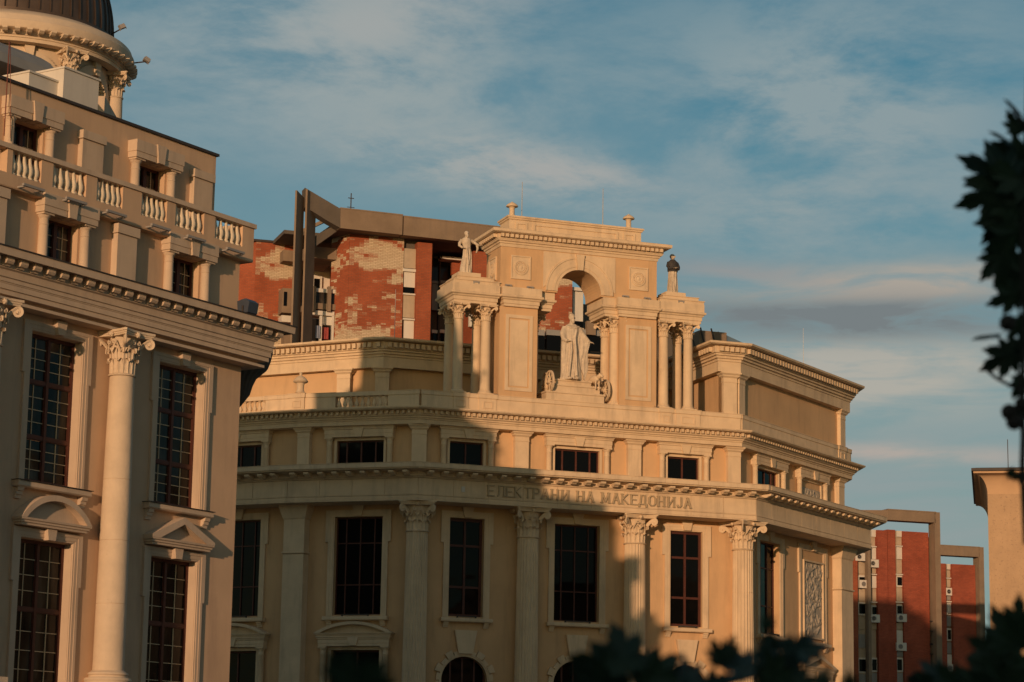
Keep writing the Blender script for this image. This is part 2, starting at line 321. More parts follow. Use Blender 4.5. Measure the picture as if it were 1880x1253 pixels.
def window(root, fr, uc, z0, z1, w, cols, rows, out=0, rec=.2, fw=.07, mw=.06, gmat='glass', thin=None, colw=None, rowh=None, subdiv=None, lbl=None, broad=None):
    """wooden window with its own panes; subdiv = (cols, [rows per sash row]) adds thin glazing bars, every small pane its own object"""
    y = -out+rec
    xs = [-w/2+fw] ; cw = colw or [1]*cols; tot = sum(cw); inner = w-2*fw-mw*(cols-1)
    cells_x = []; x = -w/2+fw
    for c in cw: cells_x.append((x, x+inner*c/tot)); x += inner*c/tot+mw
    rh = rowh or [1]*rows; toth = sum(rh); ih = (z1-z0)-2*fw-mw*(rows-1); cells_z = []; z = z0+fw
    for r_ in rh: cells_z.append((z, z+ih*r_/toth)); z += ih*r_/toth+mw
    mb = MB(); frame_ring(mb, -w/2, w/2, 0, z1-z0, fw, 0, .09)
    for i in range(cols-1):
        a, b = cells_x[i][1], cells_x[i+1][0]
        mb.box(a, b, -.005, .08, fw, z1-z0-fw)
    for k in range(rows-1):
        a, b = cells_z[k][1]-z0, cells_z[k+1][0]-z0
        for cx0, cx1 in cells_x: mb.box(cx0, cx1, .005, .08, a, b)
    o = ob('window', mb.mesh('window', 'wood'), root, fr.P(uc, 0, z0)-root.location, fr.rz); o.data.name = 'window_frame'
    # shift inwards
    o.location = fr.P(uc, out-rec, z0)-root.location
    if lbl: o['label'] = lbl
    for cx0, cx1 in cells_x:
        for k, (cz0, cz1) in enumerate(cells_z):
            if subdiv:
                nx, nz_ = subdiv[0], subdiv[1][k]; t = .0085
                fx = .035; a0, a1, b0, b1 = cx0+fx*.6, cx1-fx*.6, cz0-z0+fx*.6, cz1-z0-fx*.6
                sb = frame_ring(MB(), cx0, cx1, cz0-z0, cz1-z0, fx*.6, .022, .06); ob('sash', sb.mesh('sash', 'wood'), o)
                bars = MB()
                for i in range(1, nx): xx = a0+(a1-a0)*i/nx; bars.box(xx-t, xx+t, .030, .052, b0, b1)
                for j in range(1, nz_):
                    zz = b0+(b1-b0)*j/nz_
                    for i in range(nx): bars.box(a0+(a1-a0)*i/nx+(t if i else 0), a0+(a1-a0)*(i+1)/nx-(t if i < nx-1 else 0), .032, .052, zz-t, zz+t)
                ob('glazing_bars', bars.mesh('glazing_bars', 'bars'), o)
                for i in range(nx):
                    for j in range(nz_):
                        p = MB(); pw, ph = (a1-a0)/nx, (b1-b0)/nz_
                        key = ('pane', round(pw, 3), round(ph, 3))
                        if key not in CACHE:
                            p.box(-pw/2+.002, pw/2-.002, .054, .062, -ph/2+.002, ph/2-.002); CACHE[key] = p.mesh('pane', gmat)
                        q = ob('pane', CACHE[key], o, (a0+pw*(i+.5), 0, b0+ph*(j+.5))); q.rotation_euler = (R(rnd.uniform(-1, 1)), 0, R(rnd.uniform(-1, 1)))
            else:
                pw, ph = cx1-cx0, cz1-cz0; key = ('pane', round(pw, 3), round(ph, 3), gmat)
                if key not in CACHE: CACHE[key] = MB().box(-pw/2, pw/2, .045, .055, -ph/2, ph/2).mesh('pane', gmat)
                ob('pane', CACHE[key], o, ((cx0+cx1)/2, 0, (cz0+cz1)/2-z0))
    # dark room wall a hand behind the glass
    return o
CACHE = {}
def keystone(h, wt, wb, d):
    return MB().prism([(-wb/2, 0), (wb/2, 0), (wt/2, h), (-wt/2, h)], -d, .02)
def surround(w, h, b=.2, ear=.07, earh=.75, d=.07):
    """moulded stone architrave with ears at the top round an opening w x h"""
    mb = MB(); x = w/2; t = .0
    for k, (i0, i1, dd) in enumerate(((0, .045, d*.55), (.045, b*.62, d*.8), (b*.62, b, d))):
        e = ear if k == 2 else ear*.6 if k == 1 else 0
        a0, a1 = i0, i1
        if k == 2: a0 = i0
        mb.box(-x-a1, -x-a0, -dd, .02, 0, h-earh); mb.box(x+a0, x+a1, -dd, .02, 0, h-earh)
        mb.box(-x-a1-e, -x-a0, -dd-.004, .02, h-earh, h+a0); mb.box(x+a0, x+a1+e, -dd-.004, .02, h-earh, h+a0)
        mb.box(-x-a1-e, x+a1+e, -dd-.004, .02, h+a0, h+a1)
    return mb
def sill(w, d=.2, hgt=.12, br=.13, brh=.16):
    mb = MB(); mb.prism_yz([(.02, 0), (-d*.85, 0), (-d, .03), (-d, hgt*.75), (-d*.92, hgt), (.02, hgt)], -w/2, w/2)
    return mb
def bracket(wd=.13, h=.17, d=.14):
    return MB().prism_yz([(.02, 0), (-d*.35, 0), (-d*.4, h*.3), (-d*.6, h*.33), (-d*.65, h*.62), (-d*.85, h*.66), (-d, h), (.02, h)], -wd/2, wd/2)
def small_column(r, h):
    p = [(r*1.35, 0), (r*1.35, .05), (r*1.2, .07), (r*1.05, .1), (r, .12), (r*.93, h-.30), (r*1.0, h-.29), (r*1.0, h-.27), (r*.93, h-.26), (r*.93, h-.14), (r*1.0, h-.12), (r*1.25, h-.08), (r*1.3, h-.05)]
    mb = MB().lathe(p, 20); return mb.box(-r*1.4, r*1.4, -r*1.4, r*1.4, h-.05, h)
def box_mould(x0, x1, y0, y1, prof):          # moulding round a rectangular block; prof = [(out, z)]; closed top and bottom
    mb = MB(); path = [(x0, y1), (x0, y0), (x1, y0), (x1, y1)]
    mb.sweep(path, prof, True); n = len(prof)
    def ring(k):
        o, z = prof[k]; return [(x0-o, y1+o, z), (x0-o, y0-o, z), (x1+o, y0-o, z), (x1+o, y1+o, z)]
    mb.add(ring(0), [(0, 1, 2, 3)]); mb.add(ring(-1), [(0, 1, 2, 3)]); return mb
def pilaster(w, h, cap=.3, d=.12, caph=None):
    mb = MB(); mb.box(-w/2, w/2, -d, .02, 0, h-cap)
    return mb
def pil_cap(w, cap, d, flare=.1):
    pr = [(0, 0), (.012, .0), (.02, .03), (.01, .035), (.005, cap*.45), (.02, cap*.5), (flare*.5, cap*.62), (flare*.55, cap*.72), (flare, cap*.88), (flare, cap)]
    return box_mould(-w/2, w/2, -d, .02, pr)
def lintel(w, h, d):                           # small entablature over a window flanked by columns
    pr = [(0, 0), (0, h*.28), (.015, h*.30), (.015, h*.68), (.05, h*.74), (.05, h*.84), (.085, h*.92), (.085, h)]
    return box_mould(-w/2, w/2, -d, .02, pr)
def baluster(h, r=.06):
    p = [(r*1.1, 0), (r*1.1, .05*h), (r*.7, .08*h), (r*.8, .12*h), (r*1.15, .24*h), (r*1.1, .36*h), (r*.6, .58*h), (r*.42, .74*h), (r*.5, .82*h), (r*.85, .86*h), (r*.6, .9*h), (r*1.0, .95*h), (r*1.0, h)]
    return MB().lathe(p, 14)
def corinthian(rb, h, ab, leafn=8):
    mb = MB(); bell = lambda z: rb*(.93+.06*(z/h)+.42*max(0, z/h-.45)**1.6)
    mb.lathe([(rb*1.0, -.06), (rb*1.1, -.05), (rb*1.12, -.02), (rb*1.0, 0), (rb*.93, .01)]+[(bell(z*h), z*h) for z in (.1, .25, .4, .55, .7, .8, .88)], 28)
    def leaf(a, hh, wd, curl, r0):
        S, T = 9, 7; vs = []; fs = []
        for i in range(S):
            s_ = i/(S-1); z = hh*min(1, s_*1.16); rad = bell(z)+r0+.02*rb+.06*rb*s_
            if s_ > .68: q = (s_-.68)/.32; rad += curl*(math.sin(q*math.pi*.62)); z = hh*(.86+.14*math.sin(q*math.pi*.9))-hh*.13*q*q
            ww = wd*(1-.25*s_)*(1+.14*math.cos(s_*5*math.pi))*(1 if s_ < .8 else max(.12, 1-(s_-.8)*4.0))
            for j in range(T):
                t = -1+2*j/(T-1); aa = a+t*ww/rb; rr = rad+rb*.055*(math.cos(t*math.pi*2.0))-rb*.06*t*t
                vs.append((rr*math.cos(aa), rr*math.sin(aa), z))
        for i in range(S-1):
            for j in range(T-1): fs.append((i*T+j, i*T+j+1, (i+1)*T+j+1, (i+1)*T+j))
        n_ = len(vs); vs += [(x*.93, y*.93, z-.012) for x, y, z in vs]
        fs += [tuple(k+n_ for k in reversed(f)) for f in fs[:]]
        mb.add(vs, fs)
    for k in range(leafn): leaf(2*math.pi*(k+.5)/leafn, h*.36, rb*.36, rb*.26, 0)
    for k in range(leafn): leaf(2*math.pi*k/leafn, h*.62, rb*.33, rb*.3, 0.0)
    for k in range(4):                          # corner volutes and inner helices
        a = math.pi/4+k*math.pi/2; ca, sa = math.cos(a), math.sin(a); R1 = ab/2*1.17
        pts = []; rr = []
        for i in range(7): q = i/6; rad = rb*1.05+(R1-rb*1.05)*q**1.4; pts.append((rad*ca, rad*sa, h*(.48+.36*q**.8))); rr.append(rb*.10)
        c0 = (R1-rb*.03, h*.73); r0 = h*.115
        for i in range(1, 22):
            th = math.pi*.5-i*.42; q = i/22; rad = c0[0]+r0*(1-q*.85)*math.cos(th); pts.append((rad*ca, rad*sa, c0[1]+r0*(1-q*.85)*math.sin(th))); rr.append(rb*.085*(1-q*.5))
        mb.tube(pts, rr, 6, flat=1.9)
        mb.ball((c0[0]*ca, c0[0]*sa, c0[1]), h*.035, 8, 6)
        for sgn in (-1, 1):                     # helices towards the middle of each side
            b = k*math.pi/2; px_, py_ = math.cos(b), math.sin(b); tx, ty = -py_, px_; pts = []; rr = []
            for i in range(5): q = i/4; rad = rb*(1.0+.34*q); off = rb*(.62-.28*q); pts.append((px_*rad+tx*sgn*off, py_*rad+ty*sgn*off, h*(.5+.27*q))); rr.append(rb*.06)
            for i in range(1, 14):
                th = math.pi*.5+i*.45; q = i/14; rad = rb*1.36; off = rb*.24+h*.065*(1-q*.8)*math.cos(th)*-1
                pts.append((px_*rad+tx*sgn*off, py_*rad+ty*sgn*off, h*.71+h*.065*(1-q*.8)*math.sin(th))); rr.append(rb*.05)
            mb.tube(pts, rr, 5)
        b = k*math.pi/2; R2 = ab/2*.86; mb.ball((math.cos(b)*R2, math.sin(b)*R2, h*.90), (h*.06,)*3, 10, 6)
        for i in range(6): t = i*math.pi/3; mb.ball((math.cos(b)*R2-math.sin(b)*h*.05*math.cos(t), math.sin(b)*R2+math.cos(b)*h*.05*math.cos(t), h*.90+h*.05*math.sin(t)), h*.03, 6, 4)
    # abacus with hollow sides
    def aba(sc_, z0, z1):
        pts = []; c = ab/2*sc_
        for k in range(4):
            a = -math.pi/4+k*math.pi/2; ca, sa = math.cos(a), math.sin(a); na = a+math.pi/2
            e = ab*.07
            for q in range(0, 7):
                t = q/6; d = c*(1-.17*math.sin(math.pi*t)); b = a+math.pi/4
                L_ = c*.93*2*(t-.5); pts.append((d*math.cos(b)-L_*math.sin(b), d*math.sin(b)+L_*math.cos(b)))
        mb.prism_xy(pts, z0, z1)
    aba(.93, h*.86, h*.90); aba(.97, h*.90, h*.945); aba(1.03, h*.945, h)
    return mb
def drums(root_col, r0, r1, zs, fn=None, n=40, material='cream', jt=.008):
    """shaft built of stone drums with a recessed joint between two; zs from bottom to top, relative to the column"""
    H = zs[-1]-zs[0]
    for a, b in zip(zs[:-1], zs[1:]):
        ra = r0+(r1-r0)*((a-zs[0])/H)**1.4; rb_ = r0+(r1-r0)*((b-zs[0])/H)**1.4
        key = ('drum', round(r0, 3), round(a, 2), round(b, 2), material)
        if key not in CACHE:
            pr = [(ra*.97, a), (ra*.97, a+jt*.5), (ra, a+jt), ((ra+rb_)/2, (a+b)/2), (rb_, b-jt), (rb_*.97, b-jt*.5), (rb_*.97, b)]
            CACHE[key] = MB().lathe(pr, n, fn=fn).mesh('drum', material, 25 if fn else 40)
        ob('drum', CACHE[key], root_col)
def flutes(nf):
    def f(a, z):
        t = (a*nf/(2*math.pi)) % 1.0
        return 1.0 if t < .22 else 1-.075*math.sin(math.pi*(t-.22)/.78)
    return f

def pediment(kind, w, rise, d, hb=.12, t=.11):
    """base moulding, raking or curved cornice and a recessed tympanum; local z=0 at the underside"""
    mb = box_mould(-w/2+.08, w/2-.08, -d+.08, .02, [(0, 0), (.0, hb*.3), (.035, hb*.36), (.035, hb*.62), (.07, hb*.72), (.08, hb)])
    x = w/2; z0 = hb+.002
    if kind == 'tri':
        o = [(-x, z0), (-x, z0+t*.5), (0, z0+rise), (x, z0+t*.5), (x, z0)]
        i = [(-x+t*2.2, z0), (0, z0+rise-t*1.25), (x-t*2.2, z0)]
        mb.prism([o[0], o[1], o[2], i[1], i[0]], -d, .02); mb.prism([i[2], i[1], o[2], o[3], o[4]], -d+.0005, .02)
        mb.prism([i[0], i[1], i[2]], -d*.35, .02); mb.box(-x+t*2.2, x-t*2.2, -d*.35-.05, -d*.35, z0, z0+.0)
    else:
        Rr = (x*x+rise*rise)/(2*rise); cz = z0+rise-Rr; a0 = math.asin(x/Rr); n = 16; Ri = Rr-t
        xi = x-t*2.0; ai = math.asin(min(1, xi/Ri)); 
        oz = [(Rr*math.sin(-a0+2*a0*k/n), max(z0, cz+Rr*math.cos(-a0+2*a0*k/n))) for k in range(n+1)]
        ai = math.acos((z0-cz)/Ri) if abs((z0-cz)/Ri) < 1 else a0
        iz = [(Ri*math.sin(-ai+2*ai*k/n), cz+Ri*math.cos(-ai+2*ai*k/n)) for k in range(n+1)]
        for k in range(n): mb.prism([oz[k], oz[k+1], iz[k+1], iz[k]], -d, .02)
        mb.prism([(iz[0][0], z0)]+iz[1:-1]+[(iz[-1][0], z0)], -d*.35, .02)
    return mb
def corner_of(f1, o1, f2, o2):
    A = f1.P(0, o1); B = f2.P(0, o2); d1, d2 = f1.u, f2.u
    den = d1.x*d2.y-d1.y*d2.x; t = ((B.x-A.x)*d2.y-(B.y-A.y)*d2.x)/den; return A+d1*t
def row(name, me, root, fr, ua, ub, sp, out, z):
    n = max(1, round((ub-ua)/sp)); s = (ub-ua)/n
    for i in range(n): put(name, me, root, fr, ua+s*(i+.5), out, z)
def arch_wall(uc, zc, Ra, zt, th, out=0.0, half=None):
    """the two spandrels between a square hole and the round arch inside it"""
    mb = MB(); n = 14; hw = half or Ra
    for s in (-1, 1):
        pts = [(uc+s*hw, zc)]+[(uc+s*Ra*math.cos(math.pi/2*k/n), zc+Ra*math.sin(math.pi/2*k/n)) for k in range(n+1)]+[(uc, zt), (uc+s*hw, zt)]
        if abs(hw-Ra) < 1e-6: pts = pts[1:]
        for k in range(n):
            a, b = (uc+s*Ra*math.cos(math.pi/2*k/n), zc+Ra*math.sin(math.pi/2*k/n)), (uc+s*Ra*math.cos(math.pi/2*(k+1)/n), zc+Ra*math.sin(math.pi/2*(k+1)/n))
            mb.prism([a, b, (b[0], zt), (a[0], zt)], -out, -out+th)
        if hw > Ra+1e-4: mb.prism([(uc+s*Ra, zc), (uc+s*hw, zc), (uc+s*hw, zt), (uc+s*Ra, zt)], -out, -out+th)
    return mb
def t_(d): return math.tan(R(d))
def log(*a): print(*a)

# ================================================================== ground
g = ob('ground', MB().box(-400, 400, -100, 900, -1, 0).mesh('ground', 'ground')); g['kind'] = 'structure'

# ================================================================== the ochre corner building (centre)
MF = frame_at(768, 90, 70); LF = MF.U(1350, 1000)
C1 = MF.P(0); C2 = MF.P(LF); MR = Frame(C2, 32); ML = Frame(C1, 107); LM = -ML.U(548, 1000); P1 = ML.P(-LM); ML2 = Frame(P1, 116)
LR = 10.25; P4 = MR.P(LR); MS = Frame(P4, -6); P5 = MS.P(12); P0 = ML2.P(-9); P6 = ML2.P(-9, -16); P5b = MS.P(12)+Vector((-8, 3, 0))
B = thing('corner_building', 'ochre corner building with Cyrillic lettering on its frieze and a columned arch on its roof', 'building', (C1.x+4, C1.y+6, 0))
FACES = [(ML2, -9, 0, 0, t_(4.5)), (ML, -LM, 0, t_(4.5), t_(18.5)), (MF, 0, LF, t_(18.5), t_(19)), (MR, 0, LR, t_(19), t_(19)), (MS, 0, 12, t_(19), 0)]
PATH = [P0, P1, C1, C2, P4, P5]
BIS1 = Frame(C1, 88.5); BIS2 = Frame(C2, 51)
def zM(y, o): return MF.Z(769, y, o)
ZW0, ZW1 = 8.70, 12.36            # tall windows
# tall windows: (frame, px left, px right, pys, cols)
TALL = []
for fr, xl, xr, py, kind in ((MF, 824, 887.5, 1040, 'n'), (MF, 1017, 1100, 1050, 'w'), (MF, 1230, 1289, 1060, 'n'), (ML, 613, 701, 1040, 'w'), (ML2, 399, 477, 1040, 'w')):
    a, b = fr.U(xl, py), fr.U(xr, py); TALL.append((fr, (a+b)/2, b-a, kind))
a, b = MR.U(1394, 1070), MR.U(1431, 1080); TALL.append((MR, (a+b)/2, b-a, 'm'))
a, b = MR.U(1474, 1090), MR.U(1508, 1100); REL = ((a+b)/2, b-a)
log('TALL', [(round(t[1], 2), round(t[2], 2)) for t in TALL], 'REL', REL)
mid_px = [(MF, 825, 887, 831), (MF, 1018, 1100, 845), (MF, 1225, 1283, 860), (ML, 619, 705, 828), (ML2, 400, 481, 833), (MR, 1387, 1428, 875)]
MID = []
for fr, xl, xr, py in mid_px:
    a, b = fr.U(xl, py, -.1), fr.U(xr, py, -.1); MID.append((fr, (a+b)/2, b-a))
ZM0, ZM1 = 13.95, MF.Z(855, 812, -.1)
log('MID', [(round(t[1], 2), round(t[2], 2)) for t in MID], ZM1)
ZCR = MF.Z(857, 1206, 0); ARC_R = (MF.U(893, 1240)-MF.U(808, 1240))/2
log('arch crown', ZCR, ARC_R)
LOWW = {id(ML): 0, id(ML2): 0}
for fr, ua, ub, tl, tr_ in FACES:
    hs = []; pads = []
    for f2, uc, wd, kd in TALL:
        if f2 is not fr: continue
        hs.append((uc-wd/2, uc+wd/2, ZW0, ZW1))
        if fr is MF: hs.append((uc-ARC_R, uc+ARC_R, 3.0, ZCR))
        elif fr in (ML, ML2): hs.append((uc-wd/2, uc+wd/2, 3.0, 7.4))
        elif fr is MR: hs.append((uc-wd/2, uc+wd/2, 3.0, 7.0))
    if fr is MF:
        pass
    wb = wall_sheet(ua, ub, 0, 13.05, hs); put('wall', wb.mesh('wall', 'ochre'), B, fr)
    hs = [(uc-wd/2, uc+wd/2, ZM0-.3, ZM1) for f2, uc, wd in MID if f2 is fr]
    put('wall', wall_sheet(ua+.1*tl, ub-.1*tr_, 13.4, 16.0, hs, out=-.1).mesh('wall', 'ochre'), B, fr)
putw('wall', MB().prism_xy([(p.x, p.y) for p in (P5, P5b, P6, P0, P0+Vector((.3, .3, 0)), P6+Vector((.3, -.4, 0)), P5b+Vector((-.3, -.4, 0)), P5+Vector((-.4, 0, 0)))], 0, 16.0), B, 'ochre')
putw('roof', MB().prism_xy([(p.x, p.y) for p in (P0, P1, C1, C2, P4, P5, P5b, P6)], 16.06, 16.3), B, 'concrete_dark')
for fr, uc, wd, kd in TALL:                      # arched ground windows under the tall ones
    if fr is MF:
        put('wall', arch_wall(uc, ZCR-ARC_R, ARC_R, ZCR, .2).mesh('wall', 'ochre'), B, fr)
        window(B, fr, uc, 3.0, ZCR+.02, ARC_R*2, 4, 2, rec=.24, fw=.08, mw=.07, colw=[.8, 1, 1, .8], rowh=[1, 1.1])
        zc = ZCR-ARC_R; mb = MB(); n = 28        # inner moulding ring
        for k in range(n):
            a0, a1 = math.pi*k/n, math.pi*(k+1)/n
            for r0, r1, dd in ((ARC_R, ARC_R+.05, .05), (ARC_R+.05, ARC_R+.10, .08)):
                mb.prism([(uc+r0*math.cos(a0), zc+r0*math.sin(a0)), (uc+r1*math.cos(a0), zc+r1*math.sin(a0)), (uc+r1*math.cos(a1), zc+r1*math.sin(a1)), (uc+r0*math.cos(a1), zc+r0*math.sin(a1))], -dd, .0)
        for s in (-1, 1): mb.box(uc+s*ARC_R, uc+s*(ARC_R+.10), -.07, 0, 3, zc)
        put('archivolt', mb.mesh('archivolt', 'cream'), B, fr)
        nst = 11
        for k in range(nst):
            a0, a1 = math.pi*k/nst+.018, math.pi*(k+1)/nst-.018; mid = k == nst//2
            r0, r1 = ARC_R+.105, ARC_R+(.33 if k % 2 else .22)
            if mid: continue
            pts = [(r0*math.cos(a0), r0*math.sin(a0)), (r1*math.cos(a0), r1*math.sin(a0)), (r1*math.cos((a0+a1)/2)*1.0, r1*math.sin((a0+a1)/2)), (r1*math.cos(a1), r1*math.sin(a1)), (r0*math.cos(a1), r0*math.sin(a1))]
            put('voussoir', MB().prism(pts, -.085-(.03 if k % 2 else 0), 0).mesh('voussoir', 'cream'), B, fr, uc, 0, zc)
        for s in (-1, 1):
            for j in range(7): put('quoin_stone', MB().box(0, s*(.20 if j % 2 else .11), -.055, 0, 0, .47).mesh('quoin_stone', 'cream'), B, fr, uc+s*(ARC_R+.105), 0, zc-.49*(j+1))
        put('keystone', keystone(.86, .88, .56, .16).mesh('keystone', 'cream'), B, fr, uc, 0, ZCR+.10)
# tall windows
sm = {}
for fr, uc, wd, kd in TALL:
    H = ZW1-ZW0
    if kd == 'w': window(B, fr, uc, ZW0, ZW1, wd, 4, 3, rec=.22, fw=.05, mw=.045, colw=[.7, 1.15, 1.15, .7], rowh=[.95, 1.35, .8])
    elif kd == 'n': window(B, fr, uc, ZW0, ZW1, wd, 2, 3, rec=.22 if uc < 9 else .12, fw=.10, mw=.085, rowh=[1.05, 1.6, .95])
    else: window(B, fr, uc, ZW0, ZW1, wd, 3, 3, rec=.25, fw=.06, mw=.055, rowh=[1.0, 1.4, .9], gmat='glass_grey')
    k = ('sur', kd, round(wd, 1)); key = k
    put('window_surround', surround(wd, H+.06, .24, .11, .95, .075).mesh('window_surround', 'cream'), B, fr, uc, 0, ZW0-.05)
    put('keystone', keystone(.40, .46, .28, .15).mesh('keystone', 'cream'), B, fr, uc, 0, ZW1+.03)
    sw = wd+.48+.18
    put('window_sill', sill(sw, .24, .15).mesh('window_sill', 'cream'), B, fr, uc, 0, ZW0-.22)
    for s in (-1, 1): put('sill_bracket', bracket(.2, .20, .17).mesh('sill_bracket', 'cream'), B, fr, uc+s*(sw/2-.22), 0, ZW0-.42)
    put('spotlight_bar', MB().box(-wd*.28, wd*.28, -.20, -.12, .02, .06).box(-wd*.28, -wd*.28+.04, -.2, -.1, -.02, .02).box(wd*.28-.04, wd*.28, -.2, -.1, -.02, .02).mesh('spotlight_bar', 'flash'), B, fr, uc, 0, ZW0-.04)
    if fr is not MF:                              # pedimented windows one floor down
        kind = 'seg' if fr in (ML, ML2) else 'tri'; zt = 7.4 if kind == 'seg' else 7.0
        window(B, fr, uc, 3.0, zt, wd, 2, 2, rec=.22, rowh=[1.2, 1])
        put('window_surround', frame_ring(MB(), -wd/2-.12, wd/2+.12, 0, zt-3+.12, .12, -.05, .02, False).mesh('window_surround', 'cream'), B, fr, uc, 0, 3.0)
        cw_ = wd/2+.12+.16
        for s in (-1, 1): put('half_column', small_column(.12, 4.5).mesh('half_column', 'cream', 40), B, fr, uc+s*cw_, .13, zt-4.38)
        put('lintel', lintel(cw_*2+.32, .36, .26).mesh('lintel', 'cream'), B, fr, uc, 0, zt+.13)
        put('keystone', keystone(.30, .42, .26, .34).mesh('keystone', 'cream'), B, fr, uc, 0, zt+.15)
        put('pediment', pediment(kind, cw_*2+.62, .42 if kind == 'seg' else .5, .38).mesh('pediment', 'cream'), B, fr, uc, 0, zt+.492)
# relief panel on the right face, with its own surround
rel_h = ZW1-ZW0
def relief(w, h, seed, dens=1.0, cell=.03):
    r2 = random.Random(seed); nx, nz_ = int(w/cell), int(h/cell); f = [[0]*(nx+1) for _ in range(nz_+1)]
    blobs = []
    for _ in range(int(w*h*20*dens)):
        cx_, cz_ = r2.uniform(.08*w, .92*w), r2.uniform(.04*h, .96*h); a = r2.uniform(0, math.pi); l = r2.uniform(.05, .20); s_ = r2.uniform(.035, .085); blobs.append((cx_, cz_, math.cos(a), math.sin(a), l, s_, r2.uniform(.5, 1)))
    for k in range(nz_+1):
        for i in range(nx+1):
            x, z = w*i/nx, h*k/nz_; v = 0
            for cx_, cz_, ca, sa, l, s_, hh in blobs:
                dx, dz = x-cx_, z-cz_
                if abs(dx) > .3 or abs(dz) > .3: continue
                p, q = dx*ca+dz*sa, -dx*sa+dz*ca; p = max(0, abs(p)-l); d = (p*p+q*q)/(s_*s_)
                if d < 1: v = max(v, hh*math.sqrt(1-d))
            e = min(x, w-x, z, h-z); v *= min(1, max(0, e/.05)); f[k][i] = v*.065
    mb = MB(); vs = [(-w/2+w*i/nx, -f[k][i], h*k/nz_) for k in range(nz_+1) for i in range(nx+1)]
    return mb.add(vs, [(k*(nx+1)+i, k*(nx+1)+i+1, (k+1)*(nx+1)+i+1, (k+1)*(nx+1)+i) for k in range(nz_) for i in range(nx)])
M['relief'] = mat('grey_relief_stone', (.43, .36, .27), .1, 5, .8, .2, 30)
put('window_surround', surround(REL[1]+.30, rel_h+.06, .24, .11, .95, .075).mesh('window_surround', 'cream'), B, MR, REL[0], 0, ZW0-.05)
put('keystone', keystone(.40, .46, .28, .15).mesh('keystone', 'cream'), B, MR, REL[0], 0, ZW1+.03)
put('relief_frame', frame_ring(MB(), -REL[1]/2-.07, REL[1]/2+.07, 0, 3.2, .07, -.10, .0).mesh('relief_frame', 'cream'), B, MR, REL[0], .002, 8.78)
rp_ = put('relief_panel', relief(REL[1], 3.06, 5).mesh('relief_panel', 'relief', 60), B, MR, REL[0], .02, 8.85); rp_['label'] = 'tall grey carved relief of entwined figures'
sw = REL[1]+.3+.66; put('window_sill', sill(sw, .24, .15).mesh('window_sill', 'cream'), B, MR, REL[0], 0, ZW0-.22)
for s in (-1, 1): put('sill_bracket', bracket(.2, .20, .17).mesh('sill_bracket', 'cream'), B, MR, REL[0]+s*(sw/2-.22), 0, ZW0-.42)
wd = REL[1]+.1; cw_ = wd/2+.28
put('blind_panel', frame_ring(MB(), -wd/2-.12, wd/2+.12, 0, 4.12, .12, -.05, .02, False).box(-wd/2, wd/2, -.02, .02, 0, 4).mesh('blind_panel', 'cream'), B, MR, REL[0], 0, 3.0)
for s in (-1, 1): put('half_column', small_column(.12, 4.5).mesh('half_column', 'cream', 40), B, MR, REL[0]+s*cw_, .13, 2.62)
put('lintel', lintel(cw_*2+.32, .36, .26).mesh('lintel', 'cream'), B, MR, REL[0], 0, 7.13); put('keystone', keystone(.30, .42, .26, .34).mesh('keystone', 'cream'), B, MR, REL[0], 0, 7.15)
put('pediment', pediment('tri', cw_*2+.62, .5, .38).mesh('pediment', 'cream'), B, MR, REL[0], 0, 7.492)
# giant fluted columns
capM = corinthian(.40, 1.06, 1.36).mesh('capital', 'cream', 50)
baseM = MB().lathe([(.62, 0), (.62, .1), (.66, .14), (.62, .2), (.52, .24), (.50, .3), (.54, .34), (.50, .4), (.47, .42)], 32).mesh('base', 'cream', 40)
pedM = box_mould(-.72, .72, -.72, .72, [(.08, 0), (.08, .25), (0, .32), (0, 1.5), (.06, 1.58), (.06, 1.75)]).mesh('pedestal', 'cream')
def giant(fr, u, out):
    o = ob('column', pedM, B, fr.P(u, out, 0)-B.location, fr.rz); ob('base', baseM, o, (0, 0, 1.75))
    drums(o, .455, .395, [2.15, 3.1, 4.82, 6.56, 8.3, 10.05, 11.72], flutes(22), 132, 'cream'); ob('capital', capM, o, (0, 0, 11.745)); return o
giant(BIS1, 0, .42); giant(MF, MF.U(968, 1050, .4), .42); giant(MF, MF.U(1165, 1050, .4), .42); giant(BIS2, 0, .42)
# square pilasters at the bend of the left face and at the right end
PB = Frame(P1, 111.5)
for fr, u, wd in ((PB, 0, .86), (MR, LR-.62, 1.15)):
    k = fr is MR; d = .42
    mb = MB(); mb.box(-wd/2, wd/2, -d, .02, 0, 10.95)
    o = put('pilaster', mb.mesh('pilaster', 'cream'), B, fr, u, 0, 0)
    ob('pilaster_capital', box_mould(-wd/2, wd/2, -d, .02, [(0, 0), (.05, .03), (.05, .08), (0, .1), (0, 1.30), (.04, 1.36), (.10, 1.55), (.16, 1.75), (.16, 1.84)]).mesh('pilaster_capital', 'cream'), o, (0, 0, 10.96))
